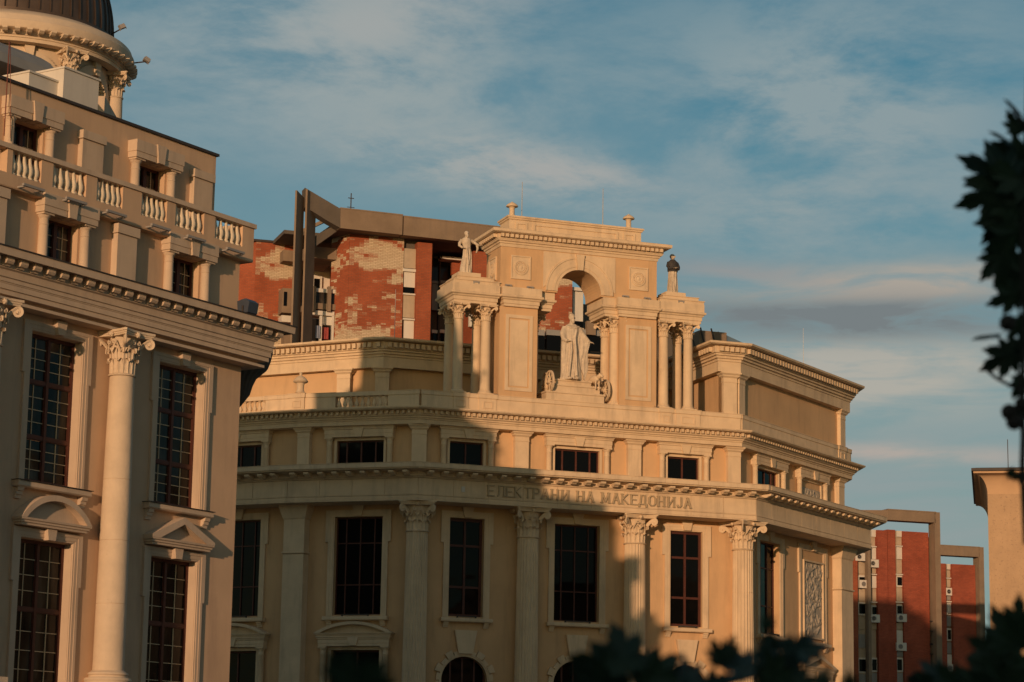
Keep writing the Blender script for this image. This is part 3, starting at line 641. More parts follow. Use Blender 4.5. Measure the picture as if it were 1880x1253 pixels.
# ---------------- lower entablature
mb = MB().sweep(PATH, [(-.3, 12.8), (1.14, 12.8), (1.14, 12.845), (1.10, 12.85), (1.08, 12.86), (1.08, 12.995), (1.12, 13.0), (1.12, 13.03), (1.06, 13.035), (1.06, 13.63), (1.12, 13.64), (1.14, 13.68), (1.20, 13.70), (1.20, 13.86), (1.62, 13.90), (1.68, 13.90), (1.70, 13.915), (1.70, 13.94), (1.74, 13.95), (1.75, 14.12), (1.77, 14.125), (1.77, 14.14), (-.5, 14.20)])
putw('cornice', mb, B, 'cream')
mod = MB().prism_yz([(0, .06), (-.10, .01), (-.22, 0), (-.30, .05), (-.38, .06), (-.42, .10), (-.42, .15), (0, .15)], -.10, .10).mesh('modillion', 'cream')
for fr, ua, ub, tl, tr_ in FACES[:4]:
    a, b = ua-1.2*tl, ub+1.2*tr_; row('modillion', mod, B, fr, a+.1, b-.1, .565, 1.201, 13.712)
    n = max(1, round((b-a)/1.42)); s = (ub+1.06*tr_-(ua-1.06*tl))/n
    me = MB().box(-s/2+.009, s/2-.009, -.022, 0, 0, .585).mesh('frieze_panel', 'cream')
    me2 = MB().box(-s/2+.006, s/2-.006, -.014, 0, 0, .13).mesh('fascia_block', 'cream')
    me3 = MB().box(-s/2+.005, s/2-.005, -.012, 0, 0, .155).mesh('corona_block', 'cream')
    for i in range(n):
        u = ua-1.06*tl+s*(i+.5); put('frieze_panel', me, B, fr, u, 1.061, 13.04); put('fascia_block', me2, B, fr, u+.0, 1.081, 12.863); put('corona_block', me3, B, fr, u*1.0, 1.748, 13.958)
# lettering: strokes with small serifs
def glyph(ch):
    S = {'Е': [((0, 0), (0, 1)), ((0, 1), (.62, 1)), ((0, .5), (.5, .5)), ((0, 0), (.62, 0))],
         'Л': [((.0, 0), (.12, .12)), ((.12, .12), (.16, 1)), ((.16, 1), (.66, 1)), ((.66, 1), (.66, 0))],
         'К': [((0, 0), (0, 1)), ((0, .48), (.60, 1)), ((.12, .56), (.66, 0))],
         'Т': [((.33, 0), (.33, 1)), ((0, 1), (.68, 1))],
         'Р': [((0, 0), (0, 1)), ((0, 1), (.42, 1)), ((.42, 1), (.58, .87)), ((.58, .87), (.58, .63)), ((.58, .63), (.42, .5)), ((.42, .5), (0, .5))],
         'А': [((0, 0), (.34, 1)), ((.34, 1), (.68, 0)), ((.14, .34), (.54, .34))],
         'Н': [((0, 0), (0, 1)), ((.64, 0), (.64, 1)), ((0, .5), (.64, .5))],
         'И': [((0, 0), (0, 1)), ((.64, 0), (.64, 1)), ((0, .06), (.64, .94))],
         'М': [((0, 0), (.04, 1)), ((.8, 0), (.76, 1)), ((.04, 1), (.4, .12)), ((.76, 1), (.4, .12))],
         'Д': [((.14, .08), (.22, 1)), ((.22, 1), (.64, 1)), ((.64, 1), (.64, .08)), ((0, .08), (.8, .08)), ((0, .08), (0, -.16)), ((.8, .08), (.8, -.16))],
         'О': [((.2, 0), (.48, 0)), ((.48, 0), (.68, .22)), ((.68, .22), (.68, .78)), ((.68, .78), (.48, 1)), ((.48, 1), (.2, 1)), ((.2, 1), (0, .78)), ((0, .78), (0, .22)), ((0, .22), (.2, 0))],
         'Ј': [((.4, 1), (.4, .2)), ((.4, .2), (.26, 0)), ((.26, 0), (.06, .02)), ((.06, .02), (0, .2))]}[ch]
    H = .37; mb = MB(); k = 0
    for (x0, z0), (x1, z1) in S:
        a, b = Vector((x0*H, z0*H)), Vector((x1*H, z1*H)); d = (b-a).normalized(); t = .026 if abs(d.x) < .5 else .019
        n_ = Vector((-d.y, d.x))*t; a -= d*t*.8; b += d*t*.8; k += 1
        mb.prism([tuple(a+n_), tuple(a-n_), tuple(b-n_), tuple(b+n_)], -.075-.0006*k, -.01)
    if ch in 'ЕКТРАНИМЛ':
        for (x0, z0), (x1, z1) in S:
            for x, z, x2 in ((x0, z0, x1), (x1, z1, x0)):
                if abs(x0-x1) < .45 and z in (0, 1) and abs(z0-z1) > .5: k += 1; mb.box(x*H-.052, x*H+.052, -.0756-.0006*k, -.011, z*H-(.010 if z == 0 else .012), z*H+.012)
    return mb
TEXT = 'ЕЛЕКТРАНИ НА МАКЕДОНИЈА'
px_l = [896, 913.5, 930, 945, 963, 979, 994, 1012, 1031, None, 1059, 1077, None, 1104, 1124.5, 1141, 1158, 1172.5, 1191, 1207.5, 1226, 1243, 1256]
for ch, px in zip(TEXT, px_l):
    if ch == ' ': continue
    py = 900+(px-896)*.062; u = MF.U(px, py, 1.09)
    k = ('g', ch)
    if k not in CACHE: CACHE[k] = glyph(ch).mesh('letter', 'letter')
    put('letter', CACHE[k], B, MF, u, 1.084, 13.135)
put('wall_plate', MB().box(-.07, .07, -.03, 0, 0, .20).mesh('wall_plate', 'white'), B, MF, MF.U(850, 901, 1.1), 1.09, 13.2)

# ---------------- middle storey
for fr, uc, wd in MID:
    H = ZM1-ZM0; cols, cw = (2, None) if wd < 1.5 else (4, [.6, 1.1, 1.1, .6])
    window(B, fr, uc, ZM0-.2, ZM1, wd, cols, 1, out=-.1, rec=.10, fw=.05, mw=.06, colw=cw)
    put('window_surround', frame_ring(MB(), -wd/2-.10, wd/2+.10, 0, H+.3, .10, -.05, .02, False).mesh('window_surround', 'cream'), B, fr, uc, -.1, ZM0-.2)
    c_ = wd/2+.10+.17
    for s in (-1, 1): put('half_column', small_column(.115, ZM1+.11-13.6).mesh('half_column', 'cream', 40), B, fr, uc+s*c_, .02, 13.6)
    put('lintel', lintel(c_*2+.30, .40, .26).mesh('lintel', 'cream'), B, fr, uc, -.1, ZM1+.112)
    put('keystone', keystone(.36, .44, .24, .33).mesh('keystone', 'cream'), B, fr, uc, -.1, ZM1+.10)
a, b = MR.U(1468, 890, -.1), MR.U(1505, 900, -.1); uc, wd = (a+b)/2, b-a
put('relief_panel', relief(wd, .85, 9, 1.6, .025).mesh('relief_panel', 'relief', 60), B, MR, uc, -.08, 14.15)['label'] = 'small carved relief in a window-shaped frame'
put('window_surround', frame_ring(MB(), -wd/2-.10, wd/2+.10, 0, ZM1-13.7+.06, .10, -.07, .02, False).mesh('window_surround', 'cream'), B, MR, uc, -.1, 13.75); c_ = wd/2+.27
for s in (-1, 1): put('half_column', small_column(.115, ZM1+.11-13.6).mesh('half_column', 'cream', 40), B, MR, uc+s*c_, .02, 13.6)
put('lintel', lintel(c_*2+.30, .40, .26).mesh('lintel', 'cream'), B, MR, uc, -.1, ZM1+.112); put('keystone', keystone(.36, .44, .24, .33).mesh('keystone', 'cream'), B, MR, uc, -.1, ZM1+.10)
def mid_pil(fr, u, wd, out=-.1, zt=15.78, zb=13.6, d=.22, cap=.38):
    o = put('pilaster', MB().box(-wd/2, wd/2, -d, .02, 0, zt-zb-cap).mesh('pilaster', 'cream'), B, fr, u, out, zb)
    ob('pilaster_capital', pil_cap(wd, cap, d, .14).mesh('pilaster_capital', 'cream'), o, (0, 0, zt-zb-cap+.001))
mid_pil(BIS1, -.01, .55)
for px in (956, 1163, 1346): mid_pil(MF, MF.U(px, 850, 0), .55)
mid_pil(PB, .12, .5); mid_pil(MR, LR-.42, .55)
# ---------------- upper entablature
putw('cornice', MB().sweep(PATH, [(-.4, 15.78), (.36, 15.78), (.36, 15.93), (.40, 15.94), (.40, 15.99), (.46, 16.0), (.47, 16.06), (.54, 16.075), (.56, 16.11), (.56, 16.26), (.80, 16.275), (.85, 16.28), (.86, 16.30), (.90, 16.31), (.91, 16.36), (-.4, 16.42)]), B, 'cream')
den = MB().box(-.052, .052, -.12, 0, 0, .125).mesh('dentil', 'cream')
for fr, ua, ub, tl, tr_ in FACES[:4]: row('dentil', den, B, fr, ua-.5*tl+.05, ub+.5*tr_-.05, .215, .561, 16.135)
# ---------------- parapet
ZP0, ZP1 = 16.40, 17.05
def para(fr, a, b, e0=0, e1=0):
    L_ = b-a; put('parapet', box_mould(0, L_, -.02, .28, [(.0, 0), (.0, .48), (.03, .5), (.03, .63), (.045, .64), (.045, .66)]).mesh('parapet', 'cream'), B, fr, a, .33, ZP0)
def balustrade(fr, a, b, n, hh=.48):
    put('rail', MB().box(0, b-a, -.03, .25, .50, .655).mesh('rail', 'cream'), B, fr, a, .33, ZP0)
    me = CACHE.setdefault('balM', baluster(.42, .075).mesh('baluster', 'cream', 50))
    put('plinth', MB().box(0, b-a, 0, .22, 0, .085).mesh('plinth', 'cream'), B, fr, a, .33, ZP0)
    for i in range(n): put('baluster', me, B, fr, a+(b-a)*(i+.5)/n, .23, ZP0+.083)
ub_a, ub_b = ML.U(616, 732, .33), ML.U(713, 732, .33)
para(ML, -LM-.33*t_(4.5), ub_a); balustrade(ML, ub_a, ub_b, 9); para(ML, ub_b, .33*t_(18.5)-.05)
q0, q1 = ML2.U(488, 740, .33), ML2.U(440, 743, .33)
para(ML2, q0, .33*t_(4.5)); balustrade(ML2, q1-1.0, q0, 10); para(ML2, -9, q1-1.0)
para(MF, -.33*t_(18.5)+.05, LF+.33*t_(19)-.045); para(MR, -.33*t_(19)+.05, LR); para(MS, 0, 12)
for fr, x0, x1, py in ((ML2, 530, 558, 738), (MF, 833, 860, 735), (MF, 880, 912, 738), (MF, 1212, 1235, 760), (MF, 1242, 1286, 765), (MR, 1541, 1554, 830)):
    a, b = fr.U(x0, py, .4), fr.U(x1, py, .4); w_ = b-a
    mb = box_mould(-w_/2, w_/2, -.05, .02, [(0, 0), (0, .49), (.035, .50), (.035, .65), (.05, .655), (.05, .675)]); frame_ring(mb, -w_*.28, w_*.28, .12, .40, .04, -.075, -.05)
    put('parapet_pedestal', mb.mesh('parapet_pedestal', 'cream'), B, fr, (a+b)/2, .335, ZP0)
urn = MB().lathe([(.16, 0), (.16, .05), (.19, .06), (.15, .12), (.13, .2), (.14, .35), (.16, .42), (.27, .46), (.29, .50), (.26, .54), (.20, .62), (.12, .68), (.05, .72), (.05, .76), (.07, .79), (.04, .83), (.01, .85)], 24).mesh('urn', 'cream', 50)
put('urn', urn, B, ML2, ML2.U(549, 730, .3), .22, 17.06)

# ---------------- attic storey, set back
ZA1 = 19.82
Q2 = corner_of(ML, -3.78, MF, -4.75); Q1 = corner_of(ML2, -4.0, ML, -3.78); Q0 = Q1-ML2.u*8
UP = 12.44; Q3 = MF.P(UP, -4.75); Q4 = MF.P(UP, 0)
AP = [Q0, Q1, Q2, Q3, Q4, C2, P4, P5]
ent = [(-.3, 18.72), (.30, 18.72), (.30, 19.12), (.34, 19.13), (.34, 19.22), (.42, 19.23), (.42, 19.32), (.50, 19.33), (.50, 19.40), (.56, 19.42), (.58, 19.68), (.80, 19.70), (.84, 19.70), (.86, 19.72), (.90, 19.73), (.91, 19.81), (-.4, 19.86)]
putw('cornice', MB().sweep(AP, ent), B, 'cream')
AMF = Frame(Q2, 70); AML = Frame(Q2, 107); AML2 = Frame(Q1, 116); AMP = Frame(Q4, 70); ASP = Frame(Q3, 160)
la = (Q2-Q1).length; lf = (Q3-Q2).length
a0, a1 = AML2.U(490, 716), AML2.U(567, 716); w0, w1 = AMF.U(753, 710), AMF.U(818, 712)
put('wall', wall_sheet(-8, 0, 16.3, 18.8, [(min(a0, -.9), min(a1, -.1), 17.1, 17.62)]).mesh('wall', 'ochre'), B, AML2); put('wall', wall_sheet(-la, 0, 16.3, 18.8).mesh('wall', 'ochre'), B, AML)
put('wall', wall_sheet(0, lf, 16.3, 18.8, [(w0, w1, 17.1, 17.72)]).mesh('wall', 'ochre'), B, AMF)
ASd = Frame(Q3, 160); put('wall', wall_sheet(0, 4.75, 16.3, 18.8).mesh('wall', 'ochre'), B, ASd)
put('wall', wall_sheet(0, LF-UP, 16.3, 18.8).mesh('wall', 'ochre'), B, AMP)
put('wall', wall_sheet(0, LR, 16.3, 18.8).mesh('wall', 'ochre'), B, MR); put('wall', wall_sheet(0, 12, 16.3, 18.8).mesh('wall', 'ochre'), B, MS)
putw('roof', MB().prism_xy([(p.x, p.y) for p in (Q0, Q1, Q2, Q3, Q4, C2, P4, P5, P5b, P6)], 19.2, 19.6), B, 'concrete_dark')
window(B, AML2, (min(a0, -.9)+min(a1, -.1))/2, 17.1, 17.62, min(a1, -.1)-min(a0, -.9), 3, 1, rec=.12, fw=.07, mw=.1, colw=[.6, 1.2, .9])
window(B, AMF, (w0+w1)/2, 17.1, 17.72, w1-w0, 3, 1, rec=.12, fw=.07, mw=.08)
for fr, a, b, zt in ((AML2, min(a0, -.9), min(a1, -.1), 17.62), (AMF, w0, w1, 17.72)):
    put('window_surround', frame_ring(MB(), -(b-a)/2-.16, (b-a)/2+.16, 0, zt-17.1+.16, .16, -.05, .02, False).mesh('window_surround', 'cream'), B, fr, (a+b)/2, 0, 17.1)
AB = Frame(Q2, 88.5)
for fr, u, wd in ((AB, -.05, .55), (AML, AML.U(631.5, 700, .1), .55), (AMP, (LF-UP)/2+.0, .58), (MR, LR-.33, .5), (MR, .30, .5)):
    d = .16; o = put('pilaster', MB().box(-wd/2, wd/2, -d, .02, 0, 1.97).mesh('pilaster', 'cream'), B, fr, u, 0, 16.35)
    ob('pilaster_capital', pil_cap(wd, .40, d, .15).mesh('pilaster_capital', 'cream'), o, (0, 0, 1.971))
adl = MB().box(-.075, .075, -.13, 0, 0, .19).mesh('dentil', 'cream')
for fr, a, b in ((AML2, -8, .5*t_(4.5)), (AML, -la-.5*t_(4.5), .5*t_(18.5)), (AMF, -.5*t_(18.5), lf-.7), (AMP, -.5, LF-UP+.18), (ASP, .1, 5.2), (MR, -.18, LR+.18)): row('dentil', adl, B, fr, a+.06, b-.06, .232 if fr is not MR else .25, .581, 19.46)
# lightning rods and small things on the roofs
def rod(name, fr, u, out, z0, z1, r=.016, m='flash'): put(name, MB().lathe([(r, 0), (r*.6, z1-z0)], 6).mesh(name, m), B, fr, u, out, z0)
M['rod'] = mat('pale_metal_rod', (.5, .48, .45), .05, 2, .4, 0, metal=.3)
rod('lightning_rod', AMF, AMF.U(716, 617), .6, 19.8, 21.8, .012, 'rod'); rod('lightning_rod', MR, 5.9, .2, 19.8, 21.6, .011, 'rod')
hu0, hu1, hu2 = MF.U(1284, 620, -7), MF.U(1334, 620, -7), MF.U(1366, 625, -7); hz1, hz2 = MF.Z(1310, 609, -7), MF.Z(1366, 629, -7)
put('roof_hatch', MB().box(hu0, hu1, 7, 9, 19.4, hz1).mesh('roof_hatch', 'concrete'), B, MF)
M['blue_sheet'] = mat('blue_grey_sheet_metal', (.16, .22, .27), .1, 2, .4, 0, metal=.3)
put('skylight', MB().prism([(hu1, 19.4), (hu2, 19.4), (hu2, hz2), (hu1-.35, hz1+.04), (hu1-.35, hz1)], 7.1, 9).mesh('skylight', 'blue_sheet'), B, MF)
for k in range(3): put('pipe', MB().tube([(hu0+.2+k*.5, 6.9, 19.5), (hu0-.5+k*.5, 6.9, hz1+.1)], .035, 6).mesh('pipe', 'flash'), B, MF)

# ---------------- the columned arch on the roof (parts of the corner building)
fo, bo = .35, -1.25
a0, a1 = MF.U(917, 600, fo), MF.U(986, 650, fo); b0, b1 = MF.U(1137, 650, fo), MF.U(1205, 650, fo)
ZI0, ZI1 = MF.Z(953, 565, fo), MF.Z(953, 529, .55); ZK0, ZK1 = MF.Z(918, 452, fo), MF.Z(906, 417, .8)
log('pav', a0, a1, b0, b1, 'z', ZI0, ZI1, ZK0, ZK1)
def pier(x0, x1, p0, p1):
    mb = MB().box(x0, x1, -fo, -bo, 17.0, ZI0); put('pier', mb.mesh('pier', 'ochre'), B, MF)
    fb = MB(); frame_ring(fb, p0, p1, MF.Z(930, 717, fo), MF.Z(930, 577, fo), .13, -fo-.035, -fo+.01)
    fb.box(p0+.19, p1-.19, -fo-.012, -fo, MF.Z(930, 717, fo)+.19, MF.Z(930, 577, fo)-.19)
    put('pier_panel', fb.mesh('pier_panel', 'cream'), B, MF)
pier(a0, a1, MF.U(927, 650, fo), MF.U(977, 650, fo)); pier(b0, b1, MF.U(1148, 660, fo), MF.U(1195, 660, fo))
uc = (a1+b0)/2; AR = .90; ZS = ZI1+.06
# upper block with the arch cut through it
mb = wall_sheet(a0, b1, ZI1, ZK0+.1, [(uc-AR, uc+AR, ZI1-1, ZS+AR)], out=fo, th=fo-bo)
for v, f in ((arch_wall(uc, ZS, AR, ZS+AR, fo-bo, fo), None),): mb.add(v.v, v.f)
put('arch_block', mb.mesh('arch_block', 'ochre', 30), B, MF)
mb = MB(); n = 36
for k in range(n):
    t0, t1 = math.pi*k/n, math.pi*(k+1)/n
    for r0, r1, dd in ((AR+.004, AR+.12, .04), (AR+.12, AR+.20, .06), (AR+.20, AR+.44, .045), (AR+.44, AR+.50, .07)):
        mb.prism([(uc+r0*math.cos(t0), ZS+r0*math.sin(t0)), (uc+r1*math.cos(t0), ZS+r1*math.sin(t0)), (uc+r1*math.cos(t1), ZS+r1*math.sin(t1)), (uc+r0*math.cos(t1), ZS+r0*math.sin(t1))], -fo-dd, -fo)
put('archivolt', mb.mesh('archivolt', 'cream'), B, MF)
for s in (-1, 1):
    pts = [(uc+s*(AR+.505)*math.cos(math.pi/2*k/12), ZS+(AR+.505)*math.sin(math.pi/2*k/12)) for k in range(1, 12)]
    pts = [(uc+s*1.50, ZS+.1)]+pts+[(uc+s*.10, ZS+AR+.62), (uc+s*1.50, ZS+AR+.62)]
    put('spandrel_panel', MB().prism(pts, -fo-.02, -fo).mesh('spandrel_panel', 'cream'), B, MF)
put('keystone', keystone(.62, .34, .22, .14).mesh('keystone', 'cream'), B, MF, uc, fo, ZS+AR-.02)
# medallions
def medallion(fr, u, out, z, s=.56):
    o = put('medallion_panel', frame_ring(MB(), -s/2, s/2, -s/2-.06, s/2+.06, .045, -.05, 0).box(-s/2+.045, s/2-.045, -.02, 0, -s/2-.015, s/2+.015).mesh('medallion_panel', 'cream'), B, fr, u, out, z)
    mb = MB(); q = MB(); q.lathe([(.27*s*1.35, 0), (.27*s*1.35, .03), (.22*s*1.35, .035), (.22*s*1.35, .015), (.15*s*1.35, .015), (.14*s*1.35, .035), (.10*s*1.35, .035), (.09*s*1.35, .02), (.05*s*1.35, .03), (.02, .05)], 28)
    mb.add([(x, -zz-.02, y) for x, y, zz in q.v], q.f)
    for k in range(20): t = k*math.pi/10; mb.ball((.185*s*1.35*math.cos(t), -.045, .185*s*1.35*math.sin(t)), .018*s/.56, 6, 4)
    ob('rosette', mb.mesh('rosette', 'cream', 40), o)
zm = MF.Z(956, 492, fo)
medallion(MF, MF.U(956, 492, fo), fo, zm, .80); medallion(MF, MF.U(1172, 512, fo), fo, zm, .80)
PS = Frame(MF.P(a0, 0), -20+0); PSL = Frame(MF.P(a0, bo), 160); medallion(PSL, .75, 0, zm, .80)
# cornice of the arch
ov = .46; kp = [(0, 0), (.03, .0), (.05, .12), (.09, .13), (.10, .2), (.16, .22), (.18, .27), (.20, .30), (.21, .48), (.38, .50), (.42, .52), (ov, .54), (ov, .66), (.35, .70)]
sc_ = (ZK1-ZK0)/.66
cm = box_mould(a0, b1, -fo, -bo, [(o, z*sc_) for o, z in kp]); put('cornice', cm.mesh('cornice', 'cream'), B, MF, 0, 0, ZK0)
kd = MB().box(-.06, .06, -.15, 0, 0, .13).mesh('dentil', 'cream')
row('dentil', kd, B, MF, a0-.15, b1+.15, .195, fo+.205, ZK0+.34*sc_); row('dentil', kd, B, PSL, -.1, 1.75, .195, .205, ZK0+.34*sc_)
c0, c1 = MF.U(935, 410, .12), MF.U(1177, 430, .12); ZT = MF.Z(932.5, 394.6, .2)
mb = box_mould(c0, c1, -.12, .9, [(0, ZK1-.1), (0, ZT-.16), (.05, ZT-.13), (.05, ZT-.08), (.09, ZT-.07), (.09, ZT)])
put('attic_block', mb.mesh('attic_block', 'cream'), B, MF)
L_ = c1-c0; fb = MB(); hz = ZT-.2-ZK1
frame_ring(fb, c0+.25, c0+.75, ZK1+.02, ZT-.22, .09, -.155, -.12, False); frame_ring(fb, c1-.75, c1-.25, ZK1+.02, ZT-.22, .09, -.155, -.12, False); frame_ring(fb, c0+.98, c1-.98, ZK1+.02, ZT-.22, .09, -.155, -.12, False)
put('attic_panel', fb.mesh('attic_panel', 'cream'), B, MF)
fin = MB().lathe([(.13, 0), (.13, .04), (.105, .07), (.10, .30), (.13, .36), (.15, .37), (.23, .38), (.235, .41), (.19, .47), (.10, .53), (.05, .555), (.03, .58)], 22).mesh('finial', 'cream', 40)
put('finial', fin, B, MF, MF.U(940, 390, 0), 0, ZT); put('finial', fin, B, MF, MF.U(1154, 414, 0), 0, ZT)
rod('lightning_rod', MF, MF.U(963, 390), -.3, ZT, ZT+1.5, .022, 'rod'); rod('lightning_rod', MF, MF.U(1112, 405), -.3, ZT, ZT+1.6, .022, 'rod')
# entablature blocks: outer portico, pier, inner
cap_p = [(0, 0), (0, .10), (.03, .11), (.03, .25), (.07, .28), (.09, .33), (.15, .36), (.16, .40), (.16, .44), (.10, .47), (.10, .78)]
ZE = ZI0; hE = (MF.Z(829, 517, .5)-ZE)/.78
def entab(x0, x1, f_, b_, nm='entablature'):
    put(nm, box_mould(x0+.16, x1-.16, -f_+.16, -b_-.16, [(o, z*hE) for o, z in cap_p]).mesh(nm, 'cream'), B, MF, 0, 0, ZE)
eL, eR = MF.U(829, 540, .55), MF.U(1297, 575, .55)
entab(eL, a0+.02, .55, -1.45); entab(a0-.03, MF.U(999, 550, .62), .62, -1.43, 'impost'); entab(MF.U(990, 550, .3), MF.U(1022, 555, .3), .3, -1.41, 'impost')
entab(MF.U(1106, 560, .40), MF.U(1145, 560, .4), .40, -1.41, 'impost'); entab(MF.U(1133, 560, .62), MF.U(1215, 570, .62), .62, -1.43, 'impost'); entab(b1-.02, eR, .55, -1.45)
ZE1 = ZE+.78*hE
def steps(x0, x1, f_, b_, pl0, pl1, zp):
    mb = box_mould(x0+.12, x1-.05, -f_+.12, -b_-.12, [(0, -.02), (0, .12), (.03, .125), (.03, .16)]); mb2 = box_mould(x0+.32, x1-.2, -f_+.32, -b_-.3, [(0, .16), (0, .30), (.03, .305), (.03, .33)])
    put('roof_step', mb.mesh('roof_step', 'cream'), B, MF, 0, 0, ZE1); put('roof_step', mb2.mesh('roof_step', 'cream'), B, MF, 0, 0, ZE1)
    put('statue_plinth', MB().box(pl0, pl1, -.25, .55, .33, zp-ZE1).mesh('statue_plinth', 'cream'), B, MF, 0, 0, ZE1)
zp1 = max(MF.Z(845, 499, .25), ZE1+.4); log('plinth', zp1-ZE1, MF.Z(1230, 536, .25)-ZE1)
steps(eL, a0, .55, -1.3, MF.U(841, 500, .2), MF.U(882, 502, .2), zp1); steps(b1, eR, .55, -1.3, MF.U(1222, 537, .2), MF.U(1258, 540, .2), zp1)
capP = corinthian(.185, .56, .74).mesh('capital', 'cream', 50)
colP = MB().box(-.27, .27, -.27, .27, 0, .07).lathe([(.26, .07), (.27, .10), (.25, .14), (.215, .16), (.225, .19), (.205, .21)], 28).mesh('column', 'cream', 40)
def pcol(u, out):
    o = put('column', colP, B, MF, u, out, 17.04); drums(o, .198, .175, [.2, 1.55, ZE-17.04-.56], None, 32, 'cream', .006); ob('capital', capP, o, (0, 0, ZE-17.04-.565))
for px, py, o_ in ((840.5, 650, .12), (891, 650, .12), (1218, 660, .12), (1263, 665, .12)):
    u = MF.U(px, py, o_); pcol(u, o_); pcol(u, o_-1.05)
u = MF.U(1128, 660, .0); pcol(u, 0); pcol(u, -.95); pcol(MF.U(979, 650, -.95), -.95)
for px, py, o_ in ((935, 525, .5), (975, 528, .5), (1150, 548, .5), (1190, 552, .5), (876, 510, .5), (1252, 547, .5), (1110, 546, .3)):
    put('ledge_lamp', MB().box(-.13, .13, -.05, .05, .0, .05).box(-.12, -.08, -.04, .04, -.06, .0).box(.08, .12, -.04, .04, -.06, .0).mesh('ledge_lamp', 'lampgrey'), B, MF, MF.U(px, py, o_), o_-.1, ZE1+.06)
for px in (848, 905, 1210, 1268): put('ledge_lamp', MB().box(-.22, .22, -.07, .07, .0, .04).mesh('ledge_lamp', 'flash'), B, MF, MF.U(px, 735, .3), .28, 17.07)

# ================================================================== statues
def remesh(mb, vox, material, name='statue'):
    me = bpy.data.meshes.new('tmp'); me.from_pydata(mb.v, [], mb.f); bm = bmesh.new(); bm.from_mesh(me); bmesh.ops.recalc_face_normals(bm, faces=bm.faces); bm.to_mesh(me); bm.free()
    o = bpy.data.objects.new('tmp', me); sc.collection.objects.link(o)
    md = o.modifiers.new('r', 'REMESH'); md.mode = 'VOXEL'; md.voxel_size = vox; md.use_smooth_shade = True
    sm_ = o.modifiers.new('s', 'SMOOTH'); sm_.iterations = 2; sm_.factor = .4
    dg = bpy.context.evaluated_depsgraph_get(); res = bpy.data.meshes.new_from_object(o.evaluated_get(dg)); res.name = name
    bpy.data.objects.remove(o); res.materials.clear(); res.materials.append(M[material]); return res
def robe(mb, secs, n=56, amp=.012, nf=13, ph=0, lean=0):
    """draped body: elliptical sections with deep folds that run down and fan out"""
    vs = []; S = []
    for i in range(len(secs)-1):
        for q in range(4): t = q/4; S.append([a+(b-a)*t for a, b in zip(secs[i], secs[i+1])])
    S.append(list(secs[-1]))
    for z, cx, cy, rx, ry in S:
        am = amp*min(1, max(.15, (.78-z)/.35)) if z < .78 else amp*.15
        for i in range(n):
            a = 2*math.pi*i/n; f = math.sin(a*nf+ph+2.2*math.sin(z*5))*.6+math.sin(a*(nf-4)-z*7+ph*2)*.5
            vs.append((cx+(rx+am*f)*math.cos(a)+lean*z, cy+(ry+am*f)*math.sin(a), z))
    m_ = len(S); fs = [(k*n+i, k*n+(i+1) % n, (k+1)*n+(i+1) % n, (k+1)*n+i) for k in range(m_-1) for i in range(n)]
    fs += [tuple(range(n-1, -1, -1)), tuple((m_-1)*n+i for i in range(n))]; mb.add(vs, fs)
def head(mb, x, y, z, beard=True, hood=False, turn=0):
    mb.ball((x, y, z), (.040, .048, .058), 18, 14); mb.ball((x, y-.012, z-.030), (.030, .034, .034), 14, 10)
    c, s = math.cos(turn), math.sin(turn)
    def p(dx, dy, dz): return (x+dx*c-dy*s, y+dx*s+dy*c, z+dz)
    mb.tube([p(0, -.045, .012), p(0, -.062, -.010), p(0, -.050, -.016)], [.007, .011, .008], 8)
    for s_ in (-1, 1): mb.tube([p(s_*.008, -.046, .016), p(s_*.028, -.040, .014)], .006, 6); mb.ball(p(s_*.042, 0, -.004), (.008, .012, .016), 8, 6)
    mb.tube([p(-.012, -.049, -.028), p(.012, -.049, -.028)], .004, 6)
    if beard: mb.tube([p(0, -.034, -.030), p(0, -.048, -.062), p(0, -.050, -.095)], [.026, .026, .012], 10)
    mb.ball(p(0, .012, .020), (.046, .046, .048), 16, 10)
    if hood: mb.ball(p(0, .018, -.01), (.056, .052, .075), 16, 10)
    mb.tube([(x, y+.006, z-.085), (x, y, z-.03)], [.036, .028], 12)
def hand(mb, w0, d, side, s=1.0):
    w0, d = Vector(w0), Vector(d).normalized(); a = d.cross(Vector((0, 0, 1))); a = a.normalized() if a.length > .1 else Vector((1, 0, 0)); b = d.cross(a)
    mb.tube([w0, w0+d*.022*s, w0+d*.045*s], [.011*s, .018*s, .017*s], 10, flat=.55)
    for k, l in enumerate((.034, .040, .037, .029)):
        o = a*((k-1.5)*.0095*s); mb.tube([w0+d*.038*s+o, w0+d*(.040+l*.5)*s+o*1.1, w0+d*(.038+l*.85)*s+o*1.1+b*.010*s], [.0055*s, .005*s, .004*s], 6)
    t = a*side*.016*s; mb.tube([w0+d*.012*s+t*.6, w0+d*.028*s+t*1.7, w0+d*.046*s+t*2.0], [.0065*s, .006*s, .0045*s], 6)
def statue(label, fr, u, out, z, H, build, material='statue', group=None, rz=0, wide=1.18):
    t = thing('statue', label, 'statue', fr.P(u, out, z), group, fr.rz+rz)
    main, hands, extra = build(); s = Vector((H*wide, H*wide, H))
    o = ob('figure', remesh(main, .0075, material, 'figure'), t, scale=s)
    for h_ in hands: ob('hand', h_.mesh('hand', material, 60), t, scale=s)
    for nm, mb_, mt in extra: ob(nm, mb_.mesh(nm, mt, 50) if isinstance(mb_, MB) else mb_, t, scale=s)
    return t
